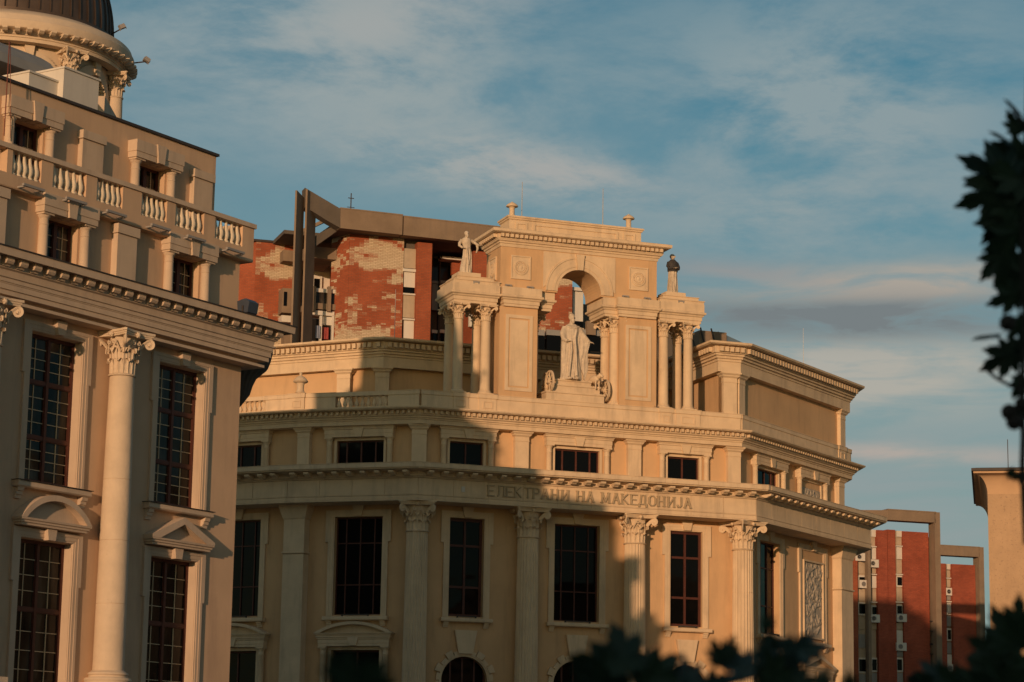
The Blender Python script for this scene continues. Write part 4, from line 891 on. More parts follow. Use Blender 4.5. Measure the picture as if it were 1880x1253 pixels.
def fig_center():
    m = MB()
    robe(m, [(0, 0, 0, .145, .11), (.06, 0, 0, .140, .105), (.22, .005, 0, .118, .09), (.40, .005, 0, .098, .078), (.52, 0, 0, .088, .07), (.60, 0, 0, .085, .07), (.70, 0, 0, .100, .074), (.77, 0, 0, .110, .070), (.805, 0, 0, .085, .055), (.835, 0, 0, .04, .04)], amp=.017, nf=15)
    robe(m, [(.0, -.10, .02, .05, .05), (.2, -.105, .01, .045, .05), (.45, -.11, 0, .04, .05), (.70, -.10, 0, .045, .05), (.79, -.07, 0, .04, .045)], 30, .006, 5, 1)
    head(m, 0, -.012, .918, True)
    m.tube([(-.10, 0, .775), (-.135, -.01, .68), (-.125, -.03, .585), (-.085, -.075, .560)], [.040, .042, .036, .026], 12)          # arm across the waist
    m.tube([(.10, 0, .775), (.150, .0, .69), (.195, -.03, .63), (.245, -.055, .575)], [.042, .044, .036, .022], 12)                # arm held out
    vs = []; n = 14; S = 12                                                                                                  # wide hanging sleeve and cloak
    def surf(off):
        r_ = []
        for i in range(S):
            t = i/(S-1); top = Vector((.085+.165*t, -.005-.05*t, .77-.185*t)); drop = (.60-.02*t)*(1-abs(t-.35)*1.15) if t > .35 else .66+.0*t
            drop = .56*math.sin(math.pi*min(1, .38+.62*(1-t)))**.8+.05
            for j in range(n):
                s_ = j/(n-1); x = top.x-(.05*s_*t)+.012*math.sin(s_*9+t*8); y = top.y+.012*math.sin(t*22+s_*3)*(.3+s_)+off
                r_.append((x, y, top.z-drop*s_*(1-.3*t*0)))
        return r_
    vs = surf(-.012)+surf(.026); q = S*n; fs = []
    for i in range(S-1):
        for j in range(n-1):
            a = i*n+j; fs += [(a, a+1, a+n+1, a+n), (q+a, q+a+n, q+a+n+1, q+a+1)]
    for i in range(S-1): fs += [(i*n, (i+1)*n, q+(i+1)*n, q+i*n), (i*n+n-1, q+i*n+n-1, q+(i+1)*n+n-1, (i+1)*n+n-1)]
    for j in range(n-1): fs += [(j, q+j, q+j+1, j+1), ((S-1)*n+j, (S-1)*n+j+1, q+(S-1)*n+j+1, q+(S-1)*n+j)]
    m.add(vs, fs)
    m.tube([(-.10, -.03, .79), (-.04, -.065, .765), (.04, -.066, .765), (.10, -.03, .79)], .016, 8)                                # collar folds
    m.tube([(.06, -.05, .77), (.02, -.085, .6), (.03, -.105, .35), (.04, -.12, .05)], [.014, .016, .018, .016], 8)
    m.tube([(-.03, -.06, .60), (-.035, -.10, .42), (-.06, -.115, .22), (-.08, -.12, .03)], [.016, .018, .018, .016], 8)
    for s in (-1, 1): m.ball((s*.045, -.115, .012), (.022, .045, .016), 10, 6)
    h1, h2 = MB(), MB(); hand(h1, (-.090, -.075, .560), (.9, -.35, 0), 1); hand(h2, (.243, -.056, .575), (.8, -.35, -.25), -1)
    return m, [h1, h2], []
def fig_left():
    m = MB()
    robe(m, [(0, 0, 0, .115, .09), (.06, 0, 0, .11, .088), (.25, .012, 0, .095, .078), (.45, .02, 0, .082, .068), (.57, .012, 0, .070, .058), (.62, .008, 0, .072, .058), (.72, 0, 0, .088, .062), (.78, 0, 0, .098, .06), (.81, 0, 0, .075, .05), (.84, 0, 0, .036, .036)], amp=.017, nf=13, ph=1.3)
    head(m, 0, -.012, .918, True)
    m.tube([(-.09, 0, .775), (-.130, .01, .69), (-.135, .0, .635), (-.085, -.055, .575)], [.034, .033, .030, .022], 12)
    m.tube([(.09, 0, .775), (.150, .0, .74), (.185, -.03, .70), (.235, -.06, .66)], [.034, .032, .028, .020], 12)
    m.tube([(-.068, -.03, .60), (0, -.062, .585), (.075, -.03, .60)], .014, 8); m.tube([(-.01, -.064, .585), (.0, -.085, .45), (.02, -.095, .2)], [.014, .016, .014], 8)
    m.tube([(.20, -.03, .70), (.22, -.02, .60), (.20, 0, .50)], [.03, .025, .012], 8)
    for s in (-1, 1): m.ball((s*.04, -.095, .012), (.022, .042, .016), 10, 6)
    h1, h2 = MB(), MB(); hand(h1, (-.085, -.055, .575), (.7, -.5, -.2), 1); hand(h2, (.233, -.06, .66), (.8, -.3, .1), -1)
    return m, [h1, h2], []
def fig_right():
    m = MB()
    robe(m, [(0, 0, 0, .112, .09), (.06, 0, 0, .106, .085), (.25, 0, 0, .098, .078), (.45, 0, 0, .094, .072), (.57, 0, 0, .09, .064), (.70, 0, 0, .09, .064), (.78, 0, 0, .095, .06), (.81, 0, 0, .072, .05), (.84, 0, 0, .036, .036)], amp=.017, nf=12, ph=.4)
    head(m, 0, -.012, .918, False, False, .6)
    c = MB()
    robe(c, [(.54, 0, 0, .108, .080), (.60, 0, 0, .112, .084), (.66, 0, 0, .114, .086), (.72, 0, 0, .112, .082), (.79, 0, 0, .098, .072), (.825, 0, 0, .065, .055), (.85, 0, 0, .045, .045)], 40, .006, 9, 2)
    for s in (-1, 1): c.tube([(s*.09, 0, .78), (s*.120, -.02, .67), (s*.10, -.07, .60), (s*.02, -.100, .62)], [.034, .036, .032, .026], 10)
    c.ball((0, .030, .93), (.054, .045, .066), 14, 10)
    for s in (-1, 1): m.ball((s*.035, -.085, .012), (.022, .04, .016), 10, 6)
    h1, h2 = MB(), MB(); hand(h1, (-.01, -.118, .615), (.8, -.1, .2), 1); hand(h2, (.03, -.122, .600), (-.8, -.1, .15), -1)
    return m, [h1, h2], [('cloak', remesh(c, .008, 'dark_statue', 'cloak'), None)]
def fix_extra(t): pass
zc0 = MF.Z(1050, 699, .0)
S1 = statue('tall bearded robed stone statue standing under the rooftop arch', MF, MF.U(1049, 640, 0), 0, zc0, MF.Z(1049, 574, 0)-zc0, fig_center, wide=1.04)
S2 = statue('pale bearded stone statue with one arm held out, left of the rooftop arch', MF, MF.U(856, 460, -.1), -.1, zp1, MF.Z(856, 423, -.1)-zp1, fig_left)
S3 = statue('stone statue with a dark cloak and folded arms, right of the rooftop arch', MF, MF.U(1235, 500, -.1), -.1, zp1, MF.Z(1235, 466, -.1)-zp1, fig_right)
# stepped wagon pedestal with spoked wheels and the ox beside it
W = thing('stepped_pedestal', 'stepped stone wagon pedestal with spoked wheels under the central statue', 'pedestal', MF.P(MF.U(1050, 740, 0), 0, 17.05))
W.rotation_euler = (0, 0, MF.rz); uw = MF.U(1050, 740, 0)
h3 = zc0-17.05
for k, (xa, xb, f_, z0_, z1_) in enumerate(((MF.U(1002, 735, .3), MF.U(1111, 742, .3), .30, 0, h3*.42), (MF.U(1012, 720, .22), MF.U(1103, 728, .22), .22, h3*.42, h3*.76), (MF.U(1020, 706, .15), MF.U(1087, 712, .15), .15, h3*.76, h3))):
    ob('step', box_mould(xa-uw, xb-uw, -f_, .85, [(-.03, z0_), (-.03, z1_-.08), (0, z1_-.06), (0, z1_)]).mesh('step', 'cream'), W)
def wheel():
    w_ = MB(); r = .44
    for k in range(32):
        a0_, a1_ = 2*math.pi*k/32, 2*math.pi*(k+1)/32
        w_.prism([(r*math.cos(a0_), r*math.sin(a0_)), (r*.84*math.cos(a0_), r*.84*math.sin(a0_)), (r*.84*math.cos(a1_), r*.84*math.sin(a1_)), (r*math.cos(a1_), r*math.sin(a1_))], -.035, .035)
    sp_ = MB()
    for k in range(8): a_ = math.pi*k/4; sp_.tube([(.05*math.cos(a_), 0, .05*math.sin(a_)), (.38*math.cos(a_), 0, .38*math.sin(a_))], .022, 6)
    hb = MB(); q = MB().lathe([(.04, -.09), (.085, -.06), (.09, .06), (.04, .09)], 14); hb.add([(x, zz, y) for x, y, zz in q.v], q.f)
    return w_.mesh('wheel', 'cream', 40), sp_.mesh('spokes', 'cream', 40), hb.mesh('hub', 'cream', 40)
wm, sm2, hm = wheel()
for px, py, o_ in ((1009, 701, .12), (1001, 705, -.75), (1111, 718, .0), (1100, 712, -.75)):
    q = ob('wheel', wm, W, (MF.U(px, py, o_)-uw, -o_, MF.Z(px, py, o_)-17.05), math.pi/2); ob('spokes', sm2, q); ob('hub', hm, q)
ox = MB(); ox.ball((0, 0, .42), (.13, .30, .15), 16, 10); ox.ball((0, -.30, .50), (.09, .12, .10), 12, 8); ox.tube([(0, -.34, .54), (0, -.46, .50), (0, -.52, .44)], [.075, .06, .045], 10)
for sx, sy in ((-1, -.2), (1, -.2), (-1, .2), (1, .2)): ox.tube([(sx*.08, sy, .38), (sx*.085, sy+.02, .2), (sx*.085, sy, .0)], [.05, .03, .035], 8)
for s in (-1, 1): ox.tube([(s*.04, -.38, .60), (s*.11, -.39, .63), (s*.13, -.42, .70)], [.018, .014, .005], 6); ox.ball((s*.085, -.37, .56), (.035, .012, .02), 6, 4)
OX = thing('ox_sculpture', 'small horned stone ox beside the central statue and its wagon wheel', 'sculpture', MF.P(MF.U(1091, 706, .1), .1, MF.Z(1091, 717, .1)), None, MF.rz+.3)
ob('figure', remesh(ox, .02, 'cream', 'figure'), OX)

# ================================================================== the tan building on the left
LF_ = frame_at(434, 64, 33); LO = LF_.O
LB = thing('domed_building', 'tan stucco building at the left with unfluted travertine columns, a balustrade and a dome', 'building', LF_.P(-6, -6, 0))
Lh = lambda px, py, o=0: LF_.h(px, py, o)
LS = Frame(LO, -57)                        # its far end wall
def lz(y, o, x=270): return LF_.Z(x, y, o)
LW = []
for xl, yl, xr, yr, yt, yb, xb in ((58.2, 607, 151, 625, 607, 882, 43), (290.7, 662.8, 375.6, 684.7, 662.8, 923, 280)):
    LW.append((LF_.U(xl, yl), LF_.U(xr, yr), LF_.Z(xb, yb), LF_.Z(xl, yl)))
for xl, yl, xr, yr in ((36.7, 985.6, 134, 998), (273.9, 1018.8, 361, 1036)): LW.append((LF_.U(xl, yl), LF_.U(xr, yr), 2.6, LF_.Z(xl, yl)))
log('LW', [[round(v, 2) for v in q] for q in LW])
uA0, uA1 = LW[0][0], LW[0][1]; uB0, uB1 = LW[1][0], LW[1][1]
wA = ((uA1-uA0)+(uB1-uB0))/2; cA, cB = (uA0+uA1)/2, (uB0+uB1)/2; BAY = cB-cA
zt_, zb_ = (LW[0][3]+LW[1][3])/2, (LW[0][2]+LW[1][2])/2; zl_ = (LW[2][3]+LW[3][3])/2
CO = .40; uCol = LF_.U(212, 950, CO); log('bay', BAY, 'col', uCol, 'z', zt_, zb_, zl_, 'w', wA)
U0 = -26
e = dict(b0=(621.3, .44), b1=(616, .44), f0=(608.5, .52), f1=(599, .52), f2=(588, .58), f3=(577, .65), c0=(564, .68), m0=(561, .70), m1=(541, .78), k0=(539, 1.0), k1=(525.5, 1.02))
ez = {k: lz(y, o) for k, (y, o) in e.items()}; log({k: round(v, 2) for k, v in ez.items()})
ZC0, ZC1 = ez['b0'], ez['k1']
bays = [cB, cA, cA-BAY, cA-2*BAY]
holes = []
for c in bays: holes += [(c-wA/2, c+wA/2, zb_, zt_), (c-wA/2, c+wA/2, 2.6, zl_)]
put('wall', wall_sheet(U0, 0, 0, ZC0+.3, holes, th=.4).mesh('wall', 'tan'), LB, LF_)
# further wings and inner walls so the block is solid
DL = 15
put('wall', wall_sheet(.402, DL, 0, ZC1, th=.35).mesh('wall', 'tan'), LB, LS)
putw('wall', MB().prism_xy([(p.x, p.y) for p in (LF_.P(U0, 0), LF_.P(U0, -DL), LF_.P(0, -DL), LF_.P(0, -DL-.35), LF_.P(U0-.35, -DL-.35), LF_.P(U0-.35, 0))], 0, 17.5), LB, 'tan')
LP = [LF_.P(U0, 0), LO, LS.P(DL)]
prof = [(-.3, ez['b0']), (.44, ez['b0']), (.44, ez['b1']), (.30, ez['b1']+.01), (.30, ez['f0']), (.52, ez['f0']+.01), (.52, ez['f1']-.01), (.56, ez['f1']), (.56, ez['f2']-.01), (.575, ez['f2']), (.575, ez['f2']+.02), (.60, ez['f2']+.03), (.60, ez['f3']-.01), (.64, ez['f3']), (.645, ez['f3']+.04), (.60, ez['f3']+.05), (.62, ez['c0']), (.68, ez['c0']+.03), (.68, ez['m1']), (.96, ez['m1']+.01), (.97, ez['k0']), (1.0, ez['k0']+.005), (1.01, ez['k1']), (1.02, ez['k1']+.01)]
putw('cornice', MB().sweep(LP, prof), LB, 'tan_trim')
putw('cornice_flashing', MB().sweep(LP, [(-.4, ez['k1']-.02), (-.4, ez['k1']+.09), (1.05, ez['k1']+.035), (1.05, ez['k1']+.012), (.9, ez['k1']+.011)]), LB, 'flash')
modL = MB().prism_yz([(0, -.12), (-.05, -.13), (-.08, -.08), (-.15, -.085), (-.19, -.03), (-.19, .10), (0, .10)], -.12, .12).box(-.135, .135, -.205, 0, .06, .10).mesh('modillion', 'tan_trim')
row('modillion', modL, LB, LF_, U0, .78, .46, .682, ez['m1']-.10)
# windows
ROW_UP = dict(cols=2, rows=3, fw=.08, mw=.09, subdiv=(2, [4, 4, 4]), rowh=[1.0, 1.25, 1.05], gmat='glass_grey')
for i, c in enumerate(bays):
    if i < 3:
        k = dict(ROW_UP)
        if i == 2: k.pop('subdiv')
        window(LB, LF_, c, zb_, zt_, wA, rec=.24, **k)
        k = dict(k); k['rowh'] = [1.2, 1.5, 1.25]
        if 'subdiv' in k: k['subdiv'] = (2, [4, 4, 4])
        window(LB, LF_, c, 2.6, zl_, wA, rec=.24, **k)
    put('window_surround', surround(wA, zt_-zb_, .22, .07, 1.05, .07).mesh('window_surround', 'tan_trim'), LB, LF_, c, 0, zb_)
    put('window_surround', surround(wA, zl_-2.6, .22, .07, 1.05, .07).mesh('window_surround', 'tan_trim'), LB, LF_, c, 0, 2.6)
    for z0_, z1_ in ((zb_, zt_), (2.6, zl_)):
        put('reveal', MB().box(-wA/2, -wA/2+.012, 0, .25, 0, z1_-z0_).box(wA/2-.012, wA/2, 0, .25, 0, z1_-z0_).box(-wA/2+.012, wA/2-.012, 0, .25, z1_-z0_-.012, z1_-z0_).mesh('reveal', 'tan_trim'), LB, LF_, c, 0, z0_)
    put('keystone', keystone(.34, .36, .24, .16).mesh('keystone', 'tan_trim'), LB, LF_, c, 0, zt_+.01)
    sw = wA+.72
    o = put('window_sill', sill(sw, .22, .15).mesh('window_sill', 'tan_trim'), LB, LF_, c, 0, zb_-.18)
    ob('sill_flashing', MB().box(-sw/2-.03, sw/2+.03, -.26, .0, .152, .165).mesh('sill_flashing', 'flash'), o)
    for s in (-1, 1): put('sill_bracket', bracket(.20, .27, .17).mesh('sill_bracket', 'tan_trim'), LB, LF_, c+s*(sw/2-.16), 0, zb_-.452)
    pw = wA+.62
    put('pediment', pediment('tri' if i % 2 == 0 else 'seg', pw, .60 if i % 2 == 0 else .62, .34, .17, .14).mesh('pediment', 'tan_trim'), LB, LF_, c, 0, zl_+.26)
    put('keystone', keystone(.36, .36, .24, .19).mesh('keystone', 'tan_trim'), LB, LF_, c, 0, zl_-.02)
# travertine columns
RC0, RC1 = .385, .31
zcb = LF_.Z(212, 686, CO); hc = lz(613, .5)-0
capL = corinthian(.315, ZC0-zcb, 1.10).mesh('capital', 'travertine', 50)
ZB = LF_.Z(195, 1253, CO)+.02; log('capital z', zcb, ZC0, 'base', ZB)
baseL = MB().lathe([(.56, -.12), (.56, -.02), (.585, .02), (.56, .075), (.48, .09), (.47, .13), (.50, .16), (.485, .20), (.44, .22), (.40, .26)], 40).box(-.62, .62, -.62, .62, -.32, -.12).mesh('base', 'travertine', 40)
pedL = box_mould(-.62, .62, -.62, .62, [(.08, 0), (.08, .3), (0, .38), (0, ZB-.62), (.06, ZB-.52), (.06, ZB-.32)]).mesh('pedestal', 'travertine')
zs = [ZB+.24]; st = [LF_.Z(205, y, CO) for y in (1110, 993, 880)]; zs += st+[zcb-.06]; log('drums', zs)
for k in range(4):
    o = ob('column', pedL, LB, LF_.P(uCol-BAY*k, CO, 0)-LB.location, LF_.rz); ob('base', baseL, o, (0, 0, ZB))
    drums(o, RC0, RC1, zs, None, 48, 'travertine', .006); ob('capital', capL, o, (0, 0, zcb))
# mezzanine above the cornice
ZBF = LF_.Z(463, 481, .15); ZR1 = LF_.Z(469, 410, .18)
log('balcony', ZBF, ZR1)
mz = [(LF_.U(82, 460, -.1), LF_.U(141, 470, -.1)), (LF_.U(313, 500, -.1), LF_.U(364, 520, -.1))]
wz = sum(b-a for a, b in mz)/2; cz_ = [(a+b)/2 for a, b in mz]; ztz = LF_.Z(340, 474, -.1); log('mezz', mz, ztz)
cz_ += [cz_[0]-BAY, cz_[0]-2*BAY]
put('wall', wall_sheet(U0, -.1, ZC1, ZBF, [(c-wz/2, c+wz/2, ZC1+.2, ztz) for c in cz_], out=-.1).mesh('wall', 'tan'), LB, LF_)
put('wall', wall_sheet(.43, DL, ZC1, ZR1-.7, th=.3, out=-.1).mesh('wall', 'tan'), LB, LS)
def flanked(c, zt, zb, out, w, colr=.13, eh=.46):
    window(LB, LF_, c, zb, zt, w, 2, 1, out=out, rec=.22, fw=.05, mw=.12, subdiv=(2, [4]), gmat='glass_grey')
    cc = w/2+.17
    for s in (-1, 1): put('half_column', small_column(colr, zt-zb+.02).mesh('half_column', 'tan_trim', 40), LB, LF_, c+s*cc, out+.08, zb)
    x = cc+.22; h_ = eh
    for a, b in ((-x, -.17), (.17, x)):
        pr = [(0, 0), (0, h_*.33), (.02, h_*.34), (.02, h_)]
        put('lintel', box_mould(a, b, -.30, .0, [(o_*(1), z) for o_, z in pr]).mesh('lintel', 'tan_trim'), LB, LF_, c, out, zt+.02)
    put('keystone', keystone(h_+.03, .36, .24, .36).mesh('keystone', 'tan_trim'), LB, LF_, c, out, zt+.015)
for c in cz_[:3]: flanked(c, ztz, ZC1+.06, -.1, wz)
def lpil(u, out, zb, zt, w, d=.2, ch=.24):
    o = put('pilaster', MB().box(-w/2, w/2, -d, .02, 0, zt-zb-ch).mesh('pilaster', 'tan_trim'), LB, LF_, u, out, zb)
    ob('pilaster_capital', MB().box(-w/2-.05, w/2+.05, -d-.05, .02, .0, ch).mesh('pilaster_capital', 'tan_trim'), o, (0, 0, zt-zb-ch+.001))
up_ = (LF_.U(216, 460, .1)+LF_.U(250, 470, .1))/2; zpt = LF_.Z(216, 410, .1)
for k in range(3): lpil(up_-BAY*k, -.1, ZC1, zpt, .72)
# balcony with its balusters
opx = [(23, 77, 300), (97, 159, 330), (178, 226, 350), (260, 307, 375), (322, 375, 400), (395, 446, 418)]
zo0, zo1 = LF_.Z(23, 322, .15), LF_.Z(25, 271, .15); log('open', zo0, zo1)
ops = [(LF_.U(a, y, .15), LF_.U(b, y, .15)) for a, b, y in opx]; log([(round(a, 2), round(b, 2)) for a, b in ops])
d_ = ops[0][0]-ops[2][0] if False else 0
ext = [(a-2.75*k, b-2.75*k) for k in (1, 2) for a, b in (ops[0], ops[1])]
zo0 = sum((LF_.Z(23, 322, .15), LF_.Z(262, 396, .15), LF_.Z(397, 436, .15)))/3; zo1 = zo0+.74
ZR1 = LF_.Z(300, 357, .18); 
put('balcony_parapet', wall_sheet(U0, .15, ZBF, ZR1-.12, [(a, b, zo0, zo1) for a, b in ops+ext], out=.15, th=.24).mesh('balcony_parapet', 'tan'), LB, LF_)
put('balcony_rail', MB().box(U0, .20, -.20, .12, ZR1-.12, ZR1).mesh('balcony_rail', 'tan_trim'), LB, LF_)
LS2 = Frame(LF_.P(.15, .15), -57)
put('balcony_parapet', MB().box(.24, 4.4, .0, .24, ZBF, ZR1-.12).mesh('balcony_parapet', 'tan'), LB, LS2)
put('balcony_rail', MB().box(.3, 4.4, -.05, .27, ZR1-.12, ZR1).mesh('balcony_rail', 'tan_trim'), LB, LS2)
put('balcony_floor', MB().box(U0, .145, -.14, 4.5, ZBF-.02, ZBF+.16).mesh('balcony_floor', 'tan'), LB, LF_)
bm_ = baluster(zo1-zo0-.02, .085).mesh('baluster', 'pale', 50)
for a, b in ops:
    n = 5
    for i in range(n): put('baluster', bm_, LB, LF_, a+(b-a)*(i+.5)/n, .04, zo0+.01)
for a, b in ops:                                # light bars under the openings
    put('light_bar', MB().box(-.36, .36, -.24, -.17, .03, .09).box(-.34, -.28, -.2, 0, .0, .04).box(.28, .34, -.2, 0, .0, .04).mesh('light_bar', 'lampgrey'), LB, LF_, (a+b)/2+.05, .15, zo0-.30)
# top storey
ot = -1.1; ZT1 = LF_.Z(300, 253, ot); log('roof z', ZT1, LF_.Z(397, 287.5, ot), LF_.Z(130, 190, ot))
UT = LF_.U(397, 288, ot); LT = Frame(LF_.P(UT, ot), -57)
tw = [(LF_.U(22, 245, ot), LF_.U(79, 250, ot)), (LF_.U(252, 320, ot), LF_.U(302, 335, ot))]; wt = sum(b-a for a, b in tw)/2; ct = [(a+b)/2 for a, b in tw]; ztt = LF_.Z(253, 297, ot); log('top', tw, ztt)
put('wall', wall_sheet(U0, UT, ZBF+.1, ZT1, [(c-wt/2, c+wt/2, ZBF+.3, ztt) for c in ct+[ct[0]-BAY]], out=ot).mesh('wall', 'tan'), LB, LF_)
put('wall', wall_sheet(.325, 8, ZBF+.1, ZT1, th=.3).mesh('wall', 'tan'), LB, LT)
put('wall', MB().box(U0, UT, 11.3, 11.6, ZBF, ZT1).mesh('wall', 'tan'), LB, LF_)
for c in ct+[ct[0]-BAY]: flanked(c, ztt, ZBF+.2, ot, wt)
for a, b, y in ((153, 192, 290), (358, 392, 360)):
    u = (LF_.U(a, y, ot+.2)+LF_.U(b, y, ot+.2))/2; w_ = LF_.U(b, y, ot+.2)-LF_.U(a, y, ot+.2); lpil(u, ot, ZBF+.2, LF_.Z(a, 236 if a < 200 else 308, ot+.25), w_, .16, .22)
put('roof', MB().box(U0, UT-.01, -ot+.02, 11.5, ZT1-.02, ZT1+.0).box(U0, UT+.06, -ot-.07, -ot+.25, ZT1, ZT1+.07).box(UT-.2, UT+.06, -ot, 11.6, ZT1, ZT1+.07).mesh('roof', 'flash'), LB, LF_)
# white penthouse boxes, boxed duct and mast
pt = ZT1
def pbox(x0, y0, x1, y1, o, dep, nm, m, label=None):
    a, b = LF_.U(x0, y0, o), LF_.U(x1, y1, o); z = LF_.Z(x0, y0, o)
    q = put(nm, MB().box(a, b, -o, -o+dep, pt-.3, z).box(a-.03, b+.03, -o-.04, -o+dep, z, z+.05).mesh(nm, m), LB, LF_)
    if label: q['label'] = label
    return a, b, z
a_, b_, z_ = pbox(54, 133, 118, 155, -2.8, 2.2, 'penthouse', 'white', 'lower white panelled roof box'); pbox(118, 125.5, 182, 148, -2.6, 2.6, 'penthouse', 'white', 'taller white panelled roof box')
put('vault_roof', MB().prism_yz([(0, 0)]+[(2.5-2.5*math.cos(math.pi*k/12), 1.15*math.sin(math.pi*k/12)) for k in range(0, 13)], -7, 0).mesh('vault_roof', 'panel_grey'), LB, LF_, LF_.U(108, 140, -5.0), -5.0, LF_.Z(108, 138, -5.0)-.2)
put('mast', MB().tube([(0, 0, 0), (0, 0, 2.4)], .014, 6).tube([(.22, 0, 0), (.03, 0, 2.4)], .008, 5).mesh('mast', 'rust'), LB, LF_, LF_.U(8, 240, ot+.3), ot+.3, LF_.Z(8, 250, ot+.3))
# round corbel at the far corner
def Lr(o, u=0): return LF_.P(u, o)
rc = ray(436, 690); Yc = 66.4; pc = EYE+rc*(Yc/rc.y); kx = Yc/FPX*1.02
zc_ = lambda y: EYE.z+(ray(436, y).z/ray(436, y).y)*Yc
cprof = [(max(.02, (x-436)*kx), zc_(y)) for x, y in ((438, 752), (445, 745), (459, 725), (464, 709), (470, 694.6), (477, 688), (489, 677), (495, 663), (497, 648), (497, 632), (494, 615), (490, 600))]
putw('corner_corbel', MB().lathe(cprof, 96, pc.x, pc.y, fn=lambda a, z: 1+.03*math.sin(a*20)+.015*math.sin(z*9)), LB, 'concrete_dark', 40)
# floodlight on the cornice end
FLt = thing('floodlight', 'dark blue-grey box floodlight standing on the end of the tan cornice', 'floodlight', LF_.P(LF_.U(455, 575, .45), .45, ZC1+.08), None, LF_.rz)
ob('housing', MB().prism_yz([(-.16, .12), (.18, .08), (.22, .44), (-.05, .50), (-.20, .40)], -.20, .20).mesh('housing', 'lamp'), FLt)
ob('yoke', MB().box(-.23, -.205, -.02, .03, 0, .3).box(.205, .23, -.02, .03, 0, .3).box(-.23, .23, -.02, .03, 0, .03).mesh('yoke', 'flash'), FLt)

# ---------------- dome and drum behind the roof edge (parts of the tan building)
r0_ = ray(22, 120); DY = 71.4; DC = EYE+r0_*(DY/r0_.y); DXc = DC.x
def dz(px, py):
    r_ = ray(px, py); p = EYE+r_*(DY/r_.y); return (p.x-DXc)*1.02, p.z
DCx, DCy = DC.x, DC.y
def dl(nm, mb, m, sm_=40):
    mb.v = [(x+DCx, y+DCy, z) for x, y, z in mb.v]; return putw(nm, mb, LB, m, sm_)
Rm, zm_ = dz(201, 72); Rc, zc2 = dz(240, 108); _, zcb2 = dz(240, 121); Rb, zdb = dz(220, 139); log('dome', Rm, zm_, Rc, zc2, zcb2, Rb, zdb)
seams = 56
prof = [(Rm*math.cos(t)**.92, zm_+Rm*1.25*math.sin(t)) for t in [math.pi/2*k/26 for k in range(26)]]
dl('dome', MB().lathe([(Rm+.06, zm_-.15), (Rm+.06, zm_-.02)]+prof+[(.3, zm_+Rm*1.26), (.45, zm_+Rm*1.27), (.42, zm_+Rm*1.55), (.5, zm_+Rm*1.57), (.3, zm_+Rm*1.75), (.04, zm_+Rm*1.85), (.03, zm_+Rm*2.1)], 112), 'metal', 60)
sm_mb = MB()
for k in range(seams):
    a = 2*math.pi*k/seams; ca, sa = math.cos(a), math.sin(a)
    if sa > .35: continue
    pts = [(r*1.008*ca, r*1.008*sa, z) for r, z in prof[:22]]; sm_mb.tube(pts, .022, 4)
dl('standing_seams', sm_mb, 'metal')
zD0 = ZT1-.5
dh = (zcb2-zdb)/.56; dp = [(Rb-.3, zdb), (Rb+.02, zdb), (Rb+.02, zdb+.18*dh), (Rb+.05, zdb+.2*dh), (Rb+.05, zdb+.30*dh), (Rb+.09, zdb+.32*dh), (Rb+.10, zdb+.50*dh), (Rb+.13, zdb+.52*dh)]
dl('drum_entablature', MB().lathe(dp+[(Rb+.13, zcb2-.02), (Rc-.06, zcb2), (Rc-.02, zcb2+.02), (Rc, zcb2+.06), (Rc, zc2+.02), (Rc-.04, zc2+.06), (Rc-.08, zc2+.20), (Rc-.12, zc2+.24), (Rm+.05, zm_-.1), (Rm-.3, zm_-.1)], 128, caps=False), 'travertine', 35)
md = MB().prism_yz([(0, .05), (-.08, 0), (-.20, .02), (-.30, .08), (-.30, .13), (0, .13)], -.075, .075).mesh('modillion', 'travertine')
nm_ = 66
for k in range(nm_):
    a = 2*math.pi*k/nm_
    if math.sin(a) > .3: continue
    ob('modillion', md, LB, Vector((DCx+(Rb+.12)*math.cos(a), DCy+(Rb+.12)*math.sin(a), zcb2-.135))-LB.location, a+math.pi/2)
zdk = dz(234, 238)[1]; dl('drum_light_block', MB().box(-3.5, 3.5, -3.5, 3.5, ZC1, zdk), 'tan_trim')  # unseen block added under the drum to stop stray sun on the frieze
# drum wall with eight arches
def radial(mb, a0, a1, r0, r1, z0, z1):
    p = [(r*math.cos(a), r*math.sin(a)) for a, r in ((a0, r0), (a0, r1), (a1, r1), (a1, r0))]
    mb.add([(x, y, z0) for x, y in p]+[(x, y, z1) for x, y in p], [(3, 2, 1, 0), (4, 5, 6, 7), (0, 1, 5, 4), (1, 2, 6, 5), (2, 3, 7, 6), (3, 0, 4, 7)])
Rw = Rb-.38; colA = R(-78.4+32); hw = R(14.5); r_arc = Rw*hw
zsp = zdb-.42-r_arc
wl, av = MB(), MB()
for k in range(8):
    ac = colA+R(22.5)+k*math.pi/4; n = 18
    for i in range(-n, n):
        t0, t1 = R(22.5)*i/n, R(22.5)*(i+1)/n; tm = (t0+t1)/2
        h_ = math.sqrt(max(0, r_arc**2-(tm*Rw)**2)) if abs(tm) < hw else None
        if h_ is None: radial(wl, ac+t0, ac+t1, Rw-.4, Rw, zD0, zdb+.1)
        else: radial(wl, ac+t0, ac+t1, Rw-.4, Rw, zsp+h_, zdb+.1)
        ro = r_arc+.30; ho = math.sqrt(max(0, ro**2-(tm*Rw)**2)) if abs(tm)*Rw < ro else None
        if ho is not None: radial(av, ac+t0, ac+t1, Rw, Rw+.07, (zsp+h_) if h_ is not None else zsp-2, zsp+ho)
    ob('keystone', keystone(.42, .30, .2, .16).mesh('keystone', 'travertine'), LB, Vector((DCx+Rw*math.cos(ac), DCy+Rw*math.sin(ac), zsp+r_arc))-LB.location, ac+math.pi/2)
dl('drum_wall', wl, 'travertine', 30); dl('archivolt', av, 'travertine', 30)
